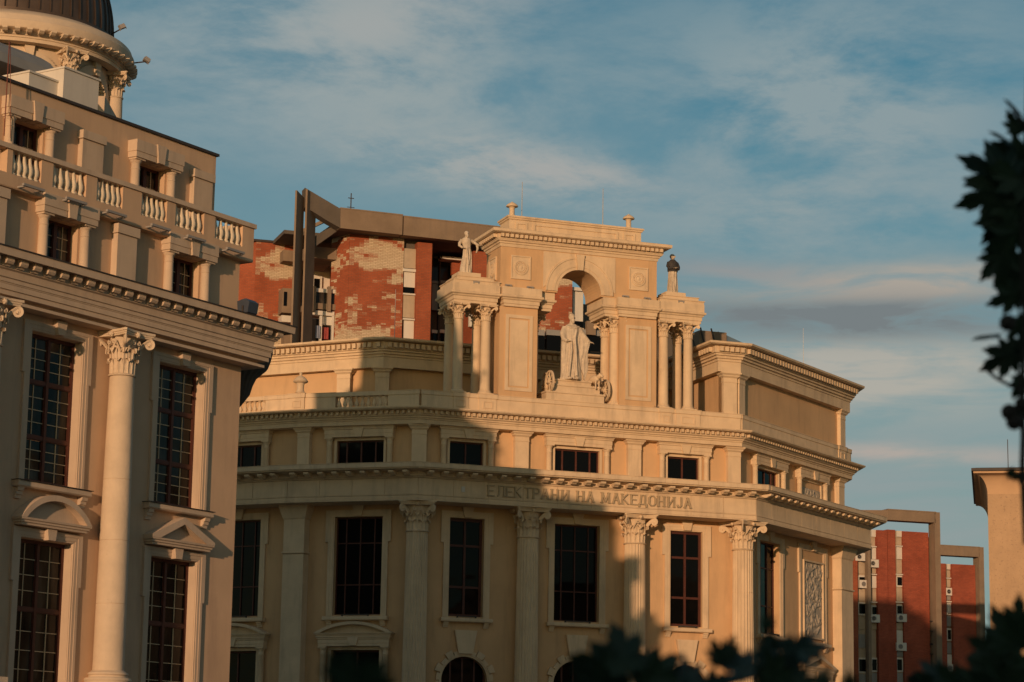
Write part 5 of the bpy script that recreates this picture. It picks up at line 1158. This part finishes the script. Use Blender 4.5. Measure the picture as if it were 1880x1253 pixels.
dl('drum_glazing', MB().lathe([(Rw-.5, zD0), (Rw-.5, zdb)], 48), 'glass_grey')
for k in range(8):
    a = colA+k*math.pi/4
    if math.sin(a) > .6: continue
    if 'dcap' not in CACHE:
        CACHE['dcap'] = corinthian(.225, .72, .80).mesh('capital', 'travertine', 50); CACHE['dcol'] = MB().lathe([(.26, zD0), (.25, zdb-2), (.225, zdb-.78)], 28).mesh('column', 'travertine', 40)
    o = ob('column', CACHE['dcol'], LB, Vector((DCx+(Rb-.16)*math.cos(a), DCy+(Rb-.16)*math.sin(a), 0))-LB.location, a+math.pi/2)
    ob('capital', CACHE['dcap'], o, (0, 0, zdb-.72))
def arm_lamp(px0, py0, px1, py1, label, aim):
    r0, r1 = ray(px0, py0), ray(px1, py1); p0, p1 = EYE+r0*(DY/r0.y), EYE+r1*(DY/r1.y)
    t = thing('spotlight', label, 'spotlight', p0, 'spotlights on arms at the dome')
    d = p1-p0; ob('arm', MB().tube([(-d.x*.1, -d.y*.1, -d.z*.1), (d.x, d.y, d.z)], .022, 6).mesh('arm', 'flash'), t)
    h = ob('lamp_head', MB().prism_yz([(-.07, -.05), (.08, -.07), (.09, .07), (-.04, .08)], -.09, .09).box(-.11, -.095, -.02, .02, -.10, .04).box(.095, .11, -.02, .02, -.10, .04).mesh('lamp_head', 'lampgrey'), t, (d.x*1.05, d.y*1.05, d.z*1.05+.05)); h.rotation_euler = (0, aim, .5)
arm_lamp(200, 66, 223, 53, 'upper grey spotlight on an arm out from the metal dome', -.5); arm_lamp(238, 117, 268, 113.5, 'lower grey spotlight on an arm out from the drum cornice', .5)
# unseen taller wing inferred from its shadow, drawn forward to block stray sun
put('wall', MB().box(-46, 10.3, 11.75, 27, 0, 21.1).mesh('wall', 'tan'), LB, LF_)      # rear wing of the same building

# building modelled from image pixels at 64 m, scaled towards camera to 55 m
F55 = frame_at(434, 55, 33); kS = 55/64
def scale_to_camera(t):
    d = t.location-LO; t.location = F55.O+Vector((d.x*kS, d.y*kS, 0))+Vector((0, 0, EYE.z*(1-kS)+t.location.z*kS)); t.scale = (kS,)*3
ob('plinth_course', MB().box(U0-.3, .1, -.12, DL, -.6, 1.2).mesh('plinth_course', 'travertine'), LB, LF_.P(0)-LB.location, LF_.rz)
for t in [o for o in sc.objects if o.parent is None and (o == LB or o == FLt or o.get('category') == 'spotlight')]: scale_to_camera(t)

# ================================================================== brick apartment block behind the arch
K1 = frame_at(640, 125, 72, 500)
A1 = thing('brick_apartment_block', 'orange brick apartment block with flaking patches and a heavy concrete roof frame, behind the arch', 'building', K1.P(0, -5, 0))
def kb(nm, fr, x0, x1, yt, yb, out, dep, m, root, ym=None, z0=None, lab=None):
    ym = ym or (yt+(yb or yt))/2; u0, u1 = fr.U(x0, ym, out), fr.U(x1, ym, out)
    zt = fr.Z((x0+x1)/2, yt, out); zb = z0 if z0 is not None else fr.Z((x0+x1)/2, yb, out)
    o = put(nm, MB().box(0, u1-u0, 0, dep, 0, zt-zb).mesh(nm, m), root, fr, u0, out, zb)
    if lab: o['label'] = lab
    return o
kb('brick_wall', K1, 640, 740, 431, None, 0, 12, 'brick_patch', A1, 520, 0)
SK = Frame(K1.P(0, 0), 162-180)
# slanted left cheek of the brick block
CK = Frame(K1.P(0, 0), 140); ul = (K1.P(0, 0)-K1.P(0, 0)).length
zt = K1.Z(640, 428, 0)
put('brick_wall', MB().box(-1.6, 0, 0, 3, 0, zt).mesh('brick_wall', 'brick_patch'), A1, CK)
kb('brick_pillar', K1, 765, 792, 446, None, .25, 8, 'brick', A1, 520, 0)
kb('brick_wall', K1, 868, 893, 462, None, .1, 8, 'brick', A1, 520, 0); kb('brick_wall', K1, 985, 1050, 508, None, 0, 8, 'brick_patch', A1, 600, 0)
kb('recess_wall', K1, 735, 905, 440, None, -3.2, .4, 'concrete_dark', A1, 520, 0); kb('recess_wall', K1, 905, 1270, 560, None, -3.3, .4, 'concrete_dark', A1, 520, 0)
put('roof', MB().box(-3.2, 8, 1.5, 12, 0, .2).mesh('roof', 'concrete_dark'), A1, K1, 0, 0, zt+.02)
# column of window bays between the brick parts
def bay(fr, x0, x1, segs, out, root):
    for kind, y0, y1 in segs:
        if kind == 'c': kb('concrete_panel', fr, x0, x1, y0, y1, out+.06, .3, 'bay_concrete', root)
        elif kind == 's': kb('roller_shutter', fr, x0+1.5, x1-1.5, y0, y1, out+.02, .2, 'white', root); 
        elif kind == 'w': kb('window_pane', fr, x0+2, x1-2, y0, y1, out, .2, 'glass', root)
        elif kind == 'l': kb('shutter_box', fr, x0, x1, y0, y1, out+.16, .3, 'white', root)
kb('bay_wall', K1, 739, 767, 430, None, -.3, .3, 'concrete_dark', A1, 520, 0)
bay(K1, 740, 766, [('c', 457, 493), ('l', 494, 499), ('s', 500, 528), ('w', 529, 538), ('l', 539, 542), ('c', 543, 584), ('l', 585, 588), ('s', 588, 625), ('s', 625, 650)], -.12, A1)
for x0, x1 in ((793, 806), (808, 830), (832, 862)):
    kb('window_pane', K1, x0, x1, 476, 516, -2.75, .1, 'glass_grey', A1); kb('shutter_box', K1, x0, x1, 516, 521, -2.7, .2, 'panel_grey', A1); kb('grey_panel', K1, x0, x1, 522, 570, -2.75, .1, 'panel_grey', A1)
    kb('window_pane', K1, x0+2, x1-2, 612, 640, -2.75, .1, 'glass', A1); kb('window_frame', K1, x0, x1, 606, 612, -2.7, .15, 'white', A1)
    kb('mullion', K1, x1-.5, x1+1.8, 470, 640, -2.6, .3, 'flash', A1)
kb('awning', K1, 812, 850, 472, 477, -2.0, 1.2, 'white', A1); kb('brick_parapet', K1, 830, 868, 484, 506, -2.2, .3, 'brick', A1)
bay(K1, 1050, 1072, [('l', 528, 534), ('s', 536, 590), ('w', 590, 600), ('c', 602, 640)], -.5, A1)
for x0, x1 in ((985, 1000), (1004, 1030), (1034, 1060), (1064, 1104)):
    kb('grey_panel', K1, x0, x1, 606, 616, .5, .3, 'panel_grey', A1); kb('window_pane', K1, x0, x1, 617, 645, .5, .3, 'glass', A1) if x0 % 3 else kb('grey_panel', K1, x0, x1, 617, 645, .52, .3, 'panel_grey', A1)
kb('concrete_panel', K1, 862, 868, 545, 600, .3, .2, 'white', A1); kb('concrete_panel', K1, 1078, 1094, 590, 615, .7, .3, 'concrete', A1)
# concrete roof frame
KB = Frame(K1.P(K1.U(625, 400, 1.2), 1.2), 68); zb0, zb1 = KB.Z(625, 419, 0), KB.Z(625, 383.5, 0)
uend = KB.U(985, 440, 0); um = KB.U(740, 402, 0)
put('roof_beam', MB().box(0, um-.02, 0, .6, zb0, zb1).box(-.02, um, -.02, .7, zb1, zb1+.07).mesh('roof_beam', 'concrete'), A1, KB); put('roof_beam', MB().box(um+.06, uend, .02, .6, zb0, zb1-.05).box(um+.04, uend, -.0, .7, zb1-.05, zb1+.02).mesh('roof_beam', 'concrete'), A1, KB)
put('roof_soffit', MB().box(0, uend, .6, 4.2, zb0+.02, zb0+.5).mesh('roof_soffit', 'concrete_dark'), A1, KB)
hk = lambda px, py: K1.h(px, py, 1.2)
put('roof_beam', MB().prism([hk(560, 345), hk(625, 383.5), hk(625, 419), hk(600, 405), hk(578, 391), hk(560, 381)], -1.2, -.5).mesh('roof_beam', 'concrete_dark'), A1, K1)  # sloping beam: shade of its sunless face put into a darker concrete colour
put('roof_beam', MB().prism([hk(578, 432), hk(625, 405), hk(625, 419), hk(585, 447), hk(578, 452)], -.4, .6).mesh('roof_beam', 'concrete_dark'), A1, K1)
for x0, x1, yt, dd in ((558, 577, 345, 1.5), (538.5, 555, 347, 1.8)):   # thin slabs seen almost edge-on, their broad faces turned away from the sun
    FF = Frame(K1.P(K1.U(x0+2.5, 480, dd), dd), 19); wf_ = FF.U(x1, 480, 0); zf = FF.Z(x0+2.5, yt, 0)
    put('concrete_fin', MB().prism([(0, 0), (wf_, 0), (wf_, zf-.18), (0, zf)], 0, .10).mesh('concrete_fin', 'concrete'), A1, FF)
for nm, x0, x1, y0, y1, o_, dep, m in (('balcony_slab', 563, 618, 454, 475, -1, 3, 'concrete'), ('balcony_wall', 575, 612, 478, 640, -4.2, .3, 'white'), ('balcony_door', 577, 588, 512, 545, -4.1, .1, 'glass'), ('door_frame', 588, 591, 508, 545, -4.0, .2, 'white'), ('balcony_rail', 563, 616, 530, 537, -1, .3, 'white'),
        ('balcony_glass', 563, 616, 538, 557, -1.1, .1, 'glass_grey'), ('balcony_kerb', 562, 616, 557, 568, -1, 2.5, 'concrete'), ('balcony_post', 574, 580, 526, 572, -.8, .3, 'concrete'), ('balcony_post', 602, 608, 526, 572, -.8, .3, 'concrete'),
        ('shutter_box', 566, 614, 571, 579, -1, .4, 'white'), ('window_frame', 566, 569, 579, 626, -1, .3, 'white'), ('window_frame', 587, 591, 580, 626, -1, .3, 'white'), ('window_frame', 609, 613, 580, 626, -1, .3, 'white'), ('window_panel', 591, 609, 582, 597, -1.1, .2, 'white'), ('window_pane', 569, 587, 586, 626, -1.2, .1, 'dark'), ('window_pane', 591, 609, 599, 626, -1.2, .1, 'dark')):
    kb(nm, K1, x0, x1, y0, y1, o_, dep, m, A1)
def laundry(x, y0, y1, w_, m, lab):
    mb = MB(); n = 8; L_ = (y1-y0)/36
    for k in range(n): mb.box(w_*k/n, w_*(k+1)/n, .03*math.sin(k*1.9), .03*math.sin(k*1.9)+.015, -L_, 0)
    u, z = K1.h(x, y0, -.9); t = ob('laundry', mb.mesh('laundry', m)); p = K1.P(u, -.9, z); t.location = p; t.rotation_euler = (0, 0, K1.rz); t['label'] = lab; t['category'] = 'laundry'
laundry(580, 598, 622, .25, 'cloth_blue', 'pale blue cloth drying in a dark balcony opening of the brick block')
laundry(592, 601, 624, .35, 'cloth_red', 'red striped cloth drying beside pale blue one on the brick block balcony')
# left wing of the same block
K2 = frame_at(500, 128, 72, 500); zt2 = K2.Z(470, 441, 0)
kb('brick_wall', K2, 468, 545, 447, None, 0, 10, 'brick_patch', A1, 520, 0); put('brick_wall', MB().box(-2.2, 0, 0, 3, 0, K2.Z(506, 447, 0)+.05).mesh('brick_wall', 'brick'), A1, Frame(K2.P(K2.U(469, 520, 0), 0), 120))
put('roof', MB().box(-2, 4, -.1, 8, 0, .12).mesh('roof', 'flash'), A1, K2, 0, 0, K2.Z(506, 447, 0))
kb('balcony_wall', K2, 518, 545, 530, 575, .9, 1.2, 'concrete', A1); kb('window_pane', K2, 521, 527, 536, 562, .92, .1, 'glass', A1); kb('balcony_slab', K2, 520, 545, 460, 480, .8, 1.5, 'concrete', A1); kb('balcony_slab', K2, 517, 545, 580, 592, .8, 1.5, 'white', A1); kb('balcony_wall', K2, 522, 545, 600, 640, .8, 1.4, 'concrete', A1)
put('roof_edge', MB().prism([(0, 0), (3.4, 1.9), (3.4, 2.1), (0, .2)], 0, .4).mesh('roof_edge', 'concrete'), A1, K2, K2.U(510, 445, 0), -1, K2.Z(510, 444, 0))
AN = thing('aerial', 'small cross-shaped aerial on the concrete roof beam of the brick block', 'aerial', KB.P(KB.U(644, 384, -.2), -.2, zb1), None, KB.rz)
ob('rod', MB().tube([(0, 0, 0), (0, 0, .95)], .03, 6).box(-.16, .16, -.015, .015, .66, .70).box(-.2, .2, -.015, .015, .17, .2).mesh('rod', 'flash'), AN)

# ================================================================== red brick blocks with concrete frames on the right
def tower(label, F_, segs, beam, extra=None):
    T = thing('red_brick_block', label, 'building', F_.P(0, -6, 0), 'red brick blocks with concrete frames')
    for s in segs:
        nm, x0, x1, yt, o_, dep, m = s; kb(nm, F_, x0, x1, yt, None, o_, dep, m, T, 1080, 0)
    return T
R1_ = frame_at(1640, 170, 71, 1050)
T1 = tower('red brick block with a concrete frame just right of the ochre corner building', R1_,
    [('brick_wall', 1562, 1575, 985, .25, 6, 'brick'), ('brick_wall', 1612, 1630, 974, .22, 6, 'brick_red'), ('brick_wall', 1630, 1645, 973, .1, 6, 'brick_red'), ('brick_wall', 1659, 1706, 977, .25, 6, 'brick_red'), ('bay_wall', 1575, 1612, 985, -.15, 4, 'bay_concrete'), ('bay_wall', 1645, 1659, 975, -.05, 4, 'bay_concrete'), ('bay_wall', 1706, 1720, 987, -.4, 4, 'concrete_dark'),
     ('concrete_post', 1718, 1728, 941, .9, .9, 'concrete'), ('concrete_post', 1594, 1599, 1000, .5, .5, 'concrete')], None)
def beam(T, F_, x0, x1, yt, yb, o_, dep, slope=0):
    u0, u1 = F_.U(x0, yt, o_), F_.U(x1, yt, o_); z1 = F_.Z(x1, yt, o_); z0 = F_.Z(x1, yb, o_)
    put('roof_beam', MB().box(0, u1-u0, 0, dep, 0, z1-z0).box(-.02, u1-u0+.05, -.03, dep, z1-z0, z1-z0+.08).mesh('roof_beam', 'concrete'), T, F_, u0, o_, z0)
beam(T1, R1_, 1630, 1717.5, 942, 960, .9, .9); F3 = Frame(R1_.P(R1_.U(1630, 942, .9), .9), 95); put('roof_beam', MB().box(-4, 0, 0, .9, 0, .68).mesh('roof_beam', 'concrete'), T1, F3, 0, 0, R1_.Z(1717, 960, .9))
def bayT(T, F_, x0, x1, segs, o_):
    for kind, y0, y1 in segs:
        if kind == 'w':
            kb('window_frame', F_, x0, x1, y0, y1, o_+.05, .2, 'white', T); kb('window_pane', F_, x0+2, x1-2, y0+3, y1-3, o_+.09, .1, 'glass', T)
        elif kind == 's': kb('roller_shutter', F_, x0+.5, x1-.5, y0, y1, o_+.08, .2, 'white', T)
        elif kind == 'l': kb('shutter_box', F_, x0-.5, x1+.5, y0, y1, o_+.2, .2, 'white', T)
        elif kind == 'c': kb('concrete_panel', F_, x0, x1, y0, y1, o_+.03, .2, 'bay_concrete', T)
        elif kind == 'g': kb('grey_panel', F_, x0, x1, y0, y1, o_+.03, .2, 'panel_grey', T)
bayT(T1, R1_, 1646, 1658, [('s', 975, 986), ('c', 987, 1001), ('l', 1002, 1004), ('s', 1005, 1027), ('c', 1028, 1053), ('l', 1054, 1056), ('w', 1057, 1078), ('c', 1080, 1104), ('l', 1105, 1107), ('w', 1110, 1130), ('c', 1132, 1156), ('s', 1158, 1183), ('g', 1186, 1206), ('w', 1208, 1234), ('g', 1236, 1270)], 0)
bayT(T1, R1_, 1600, 1611.5, [('s', 973, 986), ('l', 1003, 1005), ('s', 1006, 1027), ('c', 1035, 1053), ('l', 1054, 1056), ('s', 1058, 1080), ('c', 1082, 1104), ('l', 1105, 1107), ('w', 1112, 1134), ('c', 1138, 1156), ('w', 1208, 1234), ('g', 1236, 1270)], -.1)
bayT(T1, R1_, 1576, 1593, [('w', 1010, 1028), ('c', 1032, 1054), ('w', 1057, 1077), ('c', 1080, 1104), ('w', 1106, 1130), ('c', 1134, 1156), ('g', 1165, 1190), ('w', 1208, 1236), ('g', 1238, 1270)], -.1)
bayT(T1, R1_, 1708, 1717, [('g', 987, 1003), ('l', 1005, 1007), ('w', 1010, 1032), ('s', 1034, 1048), ('g', 1052, 1085), ('w', 1100, 1125), ('g', 1130, 1165), ('g', 1190, 1215)], -.35)
for y in (1140, 1158, 1182, 1200): kb('railing', R1_, 1708, 1720, y, y+2, .4, .1, 'flash', T1)
R2_ = frame_at(1770, 205, 71, 1100)
T2 = tower('more distant red brick block with a lower concrete frame, left of the pocked tower', R2_,
    [('brick_wall', 1728, 1737, 1035, .3, 8, 'brick_red'), ('brick_wall', 1749, 1791, 1037, .4, 8, 'brick_red'), ('bay_wall', 1737, 1749, 1036, -.05, 5, 'concrete'), ('bay_wall', 1791, 1801, 1045, -.5, 5, 'concrete_dark'), ('concrete_post', 1798.5, 1807.5, 1005, 1.0, 1.0, 'concrete'), ('concrete_post', 1791, 1797, 1050, -.2, .6, 'concrete_dark')], None)
beam(T2, R2_, 1724, 1798, 1006, 1023, 1.0, 1.0)
bayT(T2, R2_, 1738.5, 1748, [('s', 1036, 1046), ('c', 1048, 1060), ('l', 1061, 1063), ('c', 1064, 1078), ('g', 1082, 1102), ('l', 1104, 1106), ('s', 1107, 1124), ('w', 1124, 1129), ('g', 1131, 1150), ('w', 1154, 1177), ('g', 1180, 1200), ('s', 1202, 1222), ('g', 1226, 1260)], 0)
acm = None
AC_L = [(1, R1_, 1605, 1034, 'on a window bay near the top of the nearer red block'), (1, R1_, 1607, 1135, 'under a dark window beside the concrete post'), (1, R1_, 1656.5, 1134, 'in the middle of the bay between two brick walls'), (0, R1_, 1656, 1187, 'at the shadow line between two brick walls'), (0, R1_, 1580, 1022, 'highest beside the ochre building'), (0, R1_, 1588, 1072, 'under a window left of the thin concrete post'), (0, R2_, 1744, 1087, 'on the more distant block, upper one'), (0, R2_, 1746, 1227, 'on the more distant block, lowest one')]
for lit, F_, px, py, lab in AC_L:
    u, z = F_.h(px, py, .3); t = thing('air_conditioner', 'white air conditioner '+lab, 'air conditioner', F_.P(u, .1, z-.3), 'air conditioners on the red blocks', F_.rz)
    if acm is None:
        fan = MB(); q = MB().lathe([(.17, 0), (.17, .02), (.13, .025), (.12, .0), (.04, .0), (.04, .03), (.0, .03)], 18); fan.add([(x, -zz-.17, y) for x, y, zz in q.v], q.f)
        acm = (MB().box(-.38, .38, -.16, .16, 0, .55).mesh('casing', 'white'), fan.mesh('fan', 'lampgrey'), MB().box(-.3, -.26, -.15, .3, -.05, 0).box(.26, .3, -.15, .3, -.05, 0).mesh('bracket', 'flash'))
    s_ = 1 if F_ is R1_ else 1.15
    for nm, me, off in (('casing', acm[0], (0, 0, 0)), ('fan', acm[1], (-.08, 0, .28)), ('bracket', acm[2], (0, 0, 0))): ob(nm, me, t, tuple(v*s_ for v in off), 0, (s_,)*3)
for px, py0, py1, Y_ in ((1552, 900, 930, 140), (1607, 933, 945, 145)):
    pass
# ================================================================== pocked rendered tower at the right edge
G = frame_at(1815, 72, 101.3, 1000); GT = thing('rendered_tower', 'tall pocked tan rendered tower with a flared concave top at the right edge', 'tower', G.P(3, -3, 0))
ztg = G.Z(1797, 863, .3); zsg = G.Z(1815, 908, 0); hh = ztg-zsg
gp = [(0, 0)]+[(.36*(1-math.cos(math.pi/2*k/10)), hh*.82*math.sin(math.pi/2*k/10)) for k in range(1, 11)]+[(.40, hh*.84), (.40, hh*.92)]
put('shaft', MB().box(0, 8, 0, 7, 0, zsg).mesh('shaft', 'tower'), GT, G)
M['tower_s'] = mat('smooth_tan_render', (.52, .34, .20), .06, 2, .9, .1, 30, ((.35, .23, .14), .3))
put('flared_cornice', box_mould(0, 8, 0, 7, gp).mesh('flared_cornice', 'tower_s', 40), GT, G, 0, 0, zsg+.002)
put('roof_edge', box_mould(0, 8, 0, 7, [(.42, 0), (.46, .01), (.46, .09), (.3, .12)]).mesh('roof_edge', 'flash'), GT, G, 0, 0, zsg+hh*.92)
put('lightning_rod', MB().tube([(0, 0, 0), (0, 0, .95)], .012, 5).mesh('lightning_rod', 'flash'), GT, G, G.U(1851, 860, 0), 0, ztg)
# ================================================================== unseen houses added behind the camera to keep it and the tree in shade
BK = thing('added_shade_house', 'dark row of houses added behind the viewer to shade the tree', 'building', (-4, -16, 0))
ob('wall', MB().box(-34, 26, -9, 0, 0, 8.2).mesh('wall', 'concrete_dark'), BK); ob('roof', MB().prism_yz([(.6, 0), (-9.6, 0), (-4.5, 1.6)], -34.5, 26.5).mesh('roof', 'flash'), BK, (0, 0, 8.21))
hm = MB().box(-.6, .6, -.02, .06, 0, 1.8).mesh('window', 'glass')
for r_ in range(2):
    for k in range(18): ob('window', hm, BK, (-32+k*3.2, .0, 1.2+r_*3.1))

SB = thing('stone_street_building', 'sunlit tan stone street building out of frame to the right', 'building', (46, 58, 0))
Fs = Frame((40, 44), 18); 
so = ob('wall', MB().box(-9, 9, -18, 18, 0, 14).mesh('wall', 'tower_s'), SB); ob('cornice', box_mould(-9, 9, -18, 18, [(0, 0), (.3, .1), (.5, .5), (.5, .7)]).mesh('cornice', 'tan_trim'), SB, (0, 0, 14.002))
sw_ = MB().box(-.02, .06, -.7, .7, 0, 2.4).mesh('window', 'glass')
for r_ in range(3):
    for k in range(9): ob('window', sw_, SB, (-9.05, -16+k*4, 2+r_*4.2))
# ================================================================== plane tree branches in the foreground, out of focus
M['leaf'] = mat('dark_plane_leaf', (.020, .040, .014), .3, 12, .5, .1, 80, spec=.35)
M['leaf2'] = mat('bluish_plane_leaf', (.032, .062, .045), .3, 12, .42, .1, 80, spec=.5)
def leaf_mesh(seed, m):
    r_ = random.Random(seed); tips = [(0, 1.0), (38, .82), (-38, .84), (82, .62), (-80, .60)]; pts = []
    order = sorted(tips, key=lambda t: -t[0]); out_ = [(-150, .22)]
    A = []
    for i, (a, l) in enumerate(sorted(tips)):
        l *= r_.uniform(.93, 1.05)
        A += [(a-19, l*.60), (a-13, l*.80), (a-10, l*.75), (a-1.5, l*.97), (a, l), (a+1.5, l*.96), (a+9, l*.76), (a+12, l*.81), (a+18, l*.60)]
        if i < 4: b = sorted(tips)[i+1][0]; A.append(((a+b)/2+r_.uniform(-2, 2), .50+r_.uniform(-.04, .04)))
    A = [(-120, .46), (-150, .30)][::-1]+A+[(120, .46), (150, .30)]
    vs = [(0, 0, 0)]; 
    for a, l in A:
        t = R(a); x, y = l*math.sin(t), l*math.cos(t); vs.append((x, y, -.18*x*x-.10*y*y+.04*math.sin(x*9)))
    n = len(A); fs = [(0, i, i+1) for i in range(1, n)]+[(0, n, 1)]
    mb = MB().add(vs, fs); mb.tube([(0, 0, 0), (0, -.25, .02), (.04, -.55, .06)], .015, 4)
    me = bpy.data.meshes.new('leaf'); me.from_pydata(mb.v, [], mb.f); me.materials.append(M[m]); return me
LMs = [leaf_mesh(i, 'leaf') for i in range(5)]+[leaf_mesh(9+i, 'leaf2') for i in range(2)]
TR = thing('plane_tree', 'dark plane tree branches with ball fruits, close and out of focus at the right edge', 'tree', (2.2, 5.2, 0))
def wpt(px, py, d):
    r_ = ray(px, py).normalized(); return EYE+r_*d
def leaf(px, py, size, rot, d=5.5, kind=None, tilt=None, root=None):
    root = root or TR; p = wpt(px, py, d); s = size/FPX*d
    me = LMs[kind if kind is not None else rnd.randrange(5)]; o = bpy.data.objects.new('leaf', me); sc.collection.objects.link(o); o.parent = root
    v = (EYE-p).normalized(); base = v.to_track_quat('Z', 'Y').to_matrix().to_4x4()
    t = tilt if tilt is not None else (rnd.uniform(-45, 45), rnd.uniform(-45, 45))
    o.matrix_basis = Matrix.Translation(p-root.location) @ base @ Matrix.Rotation(R(rot), 4, 'Z') @ Matrix.Rotation(R(t[0]), 4, 'X') @ Matrix.Rotation(R(t[1]), 4, 'Y') @ Matrix.Scale(s, 4)
    return o
# rot: 0 = tip up, 90 = tip left, 180 = tip down, -90 = tip right (as seen)
big = [(1868, 238, 40, 25, 4), (1878, 290, 66, 60, 1), (1846, 322, 92, 68, 5), (1838, 350, 88, 108, 0), (1872, 365, 80, 80, 2), (1846, 398, 76, 140, 3), (1868, 425, 74, 120, 1), (1838, 470, 74, 178, 0), (1876, 478, 60, 190, 2), (1866, 540, 58, 110, 4), (1876, 600, 44, 90, 3), (1856, 650, 64, 118, 0), (1878, 640, 46, 90, 3), (1876, 700, 40, 150, 1), (1880, 755, 36, 120, 1), (1884, 330, 80, 70, 2), (1886, 420, 80, 90, 0), (1888, 510, 60, 80, 1), (1856, 866, 22, 200, 3), (1880, 876, 22, 100, 1)]
for px, py, s, r_, k in big: leaf(px, py, s, r_, 5.6, k, (rnd.uniform(-18, 18), rnd.uniform(-22, 22)))
leaf(1825, 616, 42, 95, 5.6, 1, (10, 76)); leaf(1868, 205, 34, 40, 5.6, 2, (5, 74)); leaf(1855, 262, 44, 55, 5.6, 0, (5, 78)); leaf(1826, 312, 34, 62, 5.6, 0, (5, 78))
for px, py, r_ in ((1850, 593, 15), (1853, 757, 15), (1862, 775, 15), (1876, 742, 13)):
    mb = MB().ball((0, 0, 0), r_/FPX*5.5, 14, 10); o = ob('fruit_ball', mb.mesh('fruit_ball', 'bark'), TR, wpt(px, py, 5.5)-TR.location)
ob('stem', MB().tube([tuple(wpt(px, py, 5.6)-TR.location) for px, py in ((1890, 120), (1884, 300), (1878, 450), (1882, 600), (1876, 720), (1879, 800), (1877, 860), (1884, 1000))], .007, 7).mesh('stem', 'bark'), TR)
ob('stem', MB().tube([tuple(wpt(px, py, 5.5)-TR.location) for px, py in ((1880, 720), (1862, 712), (1830, 695), (1806, 675))], .004, 6).mesh('stem', 'bark'), TR)
ob('stem', MB().tube([tuple(wpt(px, py, 5.5)-TR.location) for px, py in ((1890, 235), (1870, 215), (1858, 196))], .004, 6).mesh('stem', 'bark'), TR)
lo = [(1850, 1180, 74, 20, 2), (1872, 1150, 60, 0, 1), (1828, 1200, 66, 60, 3), (1868, 1230, 80, 80, 0), (1815, 1235, 62, 100, 4), (1840, 1260, 70, 70, 2), (1790, 1255, 56, 80, 1), (1875, 1180, 60, 30, 3), (1885, 1250, 80, 60, 1), (1728, 1245, 62, 90, 5), (1760, 1262, 60, 40, 0), (1700, 1256, 40, 80, 2)]
for px, py, s, r_, k in lo: leaf(px, py, s, r_, 4.6, k, (rnd.uniform(-25, 25), rnd.uniform(-25, 25)))
T3 = thing('plane_tree_branch', 'blurred dark leafy plane branch poking up along the bottom edge', 'branch', (0, 4.2, 0))
fg = [(1150, 1215, 92, 20, 0), (1115, 1225, 80, 75, 1), (1180, 1240, 88, -60, 2), (1200, 1262, 84, -40, 3), (1130, 1262, 90, 60, 1), (1100, 1275, 88, 40, 4), (1262, 1262, 66, 10, 5), (1236, 1275, 70, 50, 6), (1300, 1262, 50, -60, 5), (1322, 1212, 44, 20, 0), (1336, 1200, 38, -20, 2), (1372, 1222, 62, 90, 5), (1405, 1208, 60, -50, 6), (1420, 1248, 70, 20, 1), (1440, 1262, 70, -30, 3), (1450, 1198, 62, -85, 5), (1475, 1192, 56, -80, 6), (1410, 1150, 26, 0, 2), (1412, 1172, 34, 180, 0), (1508, 1258, 40, -20, 1), (1470, 1266, 50, -10, 2), (1560, 1262, 34, 0, 4)]
for px, py, s, r_, k in fg: leaf(px, py, s, r_, 3.6, k, (rnd.uniform(-30, 30), rnd.uniform(-30, 30)), T3)
for px, py, s, r_, k in ((628, 1244, 60, 30, 0), (672, 1250, 60, -50, 1), (650, 1266, 80, 10, 2), (700, 1262, 40, -40, 3)): leaf(px, py, s, r_, 2.4, k, (20, 10), T3)
ob('stem', MB().tube([tuple(wpt(px, py, 3.7)-T3.location) for px, py in ((1100, 1300), (1180, 1268), (1300, 1262), (1380, 1240), (1470, 1215))], .006, 7).mesh('stem', 'bark'), T3)
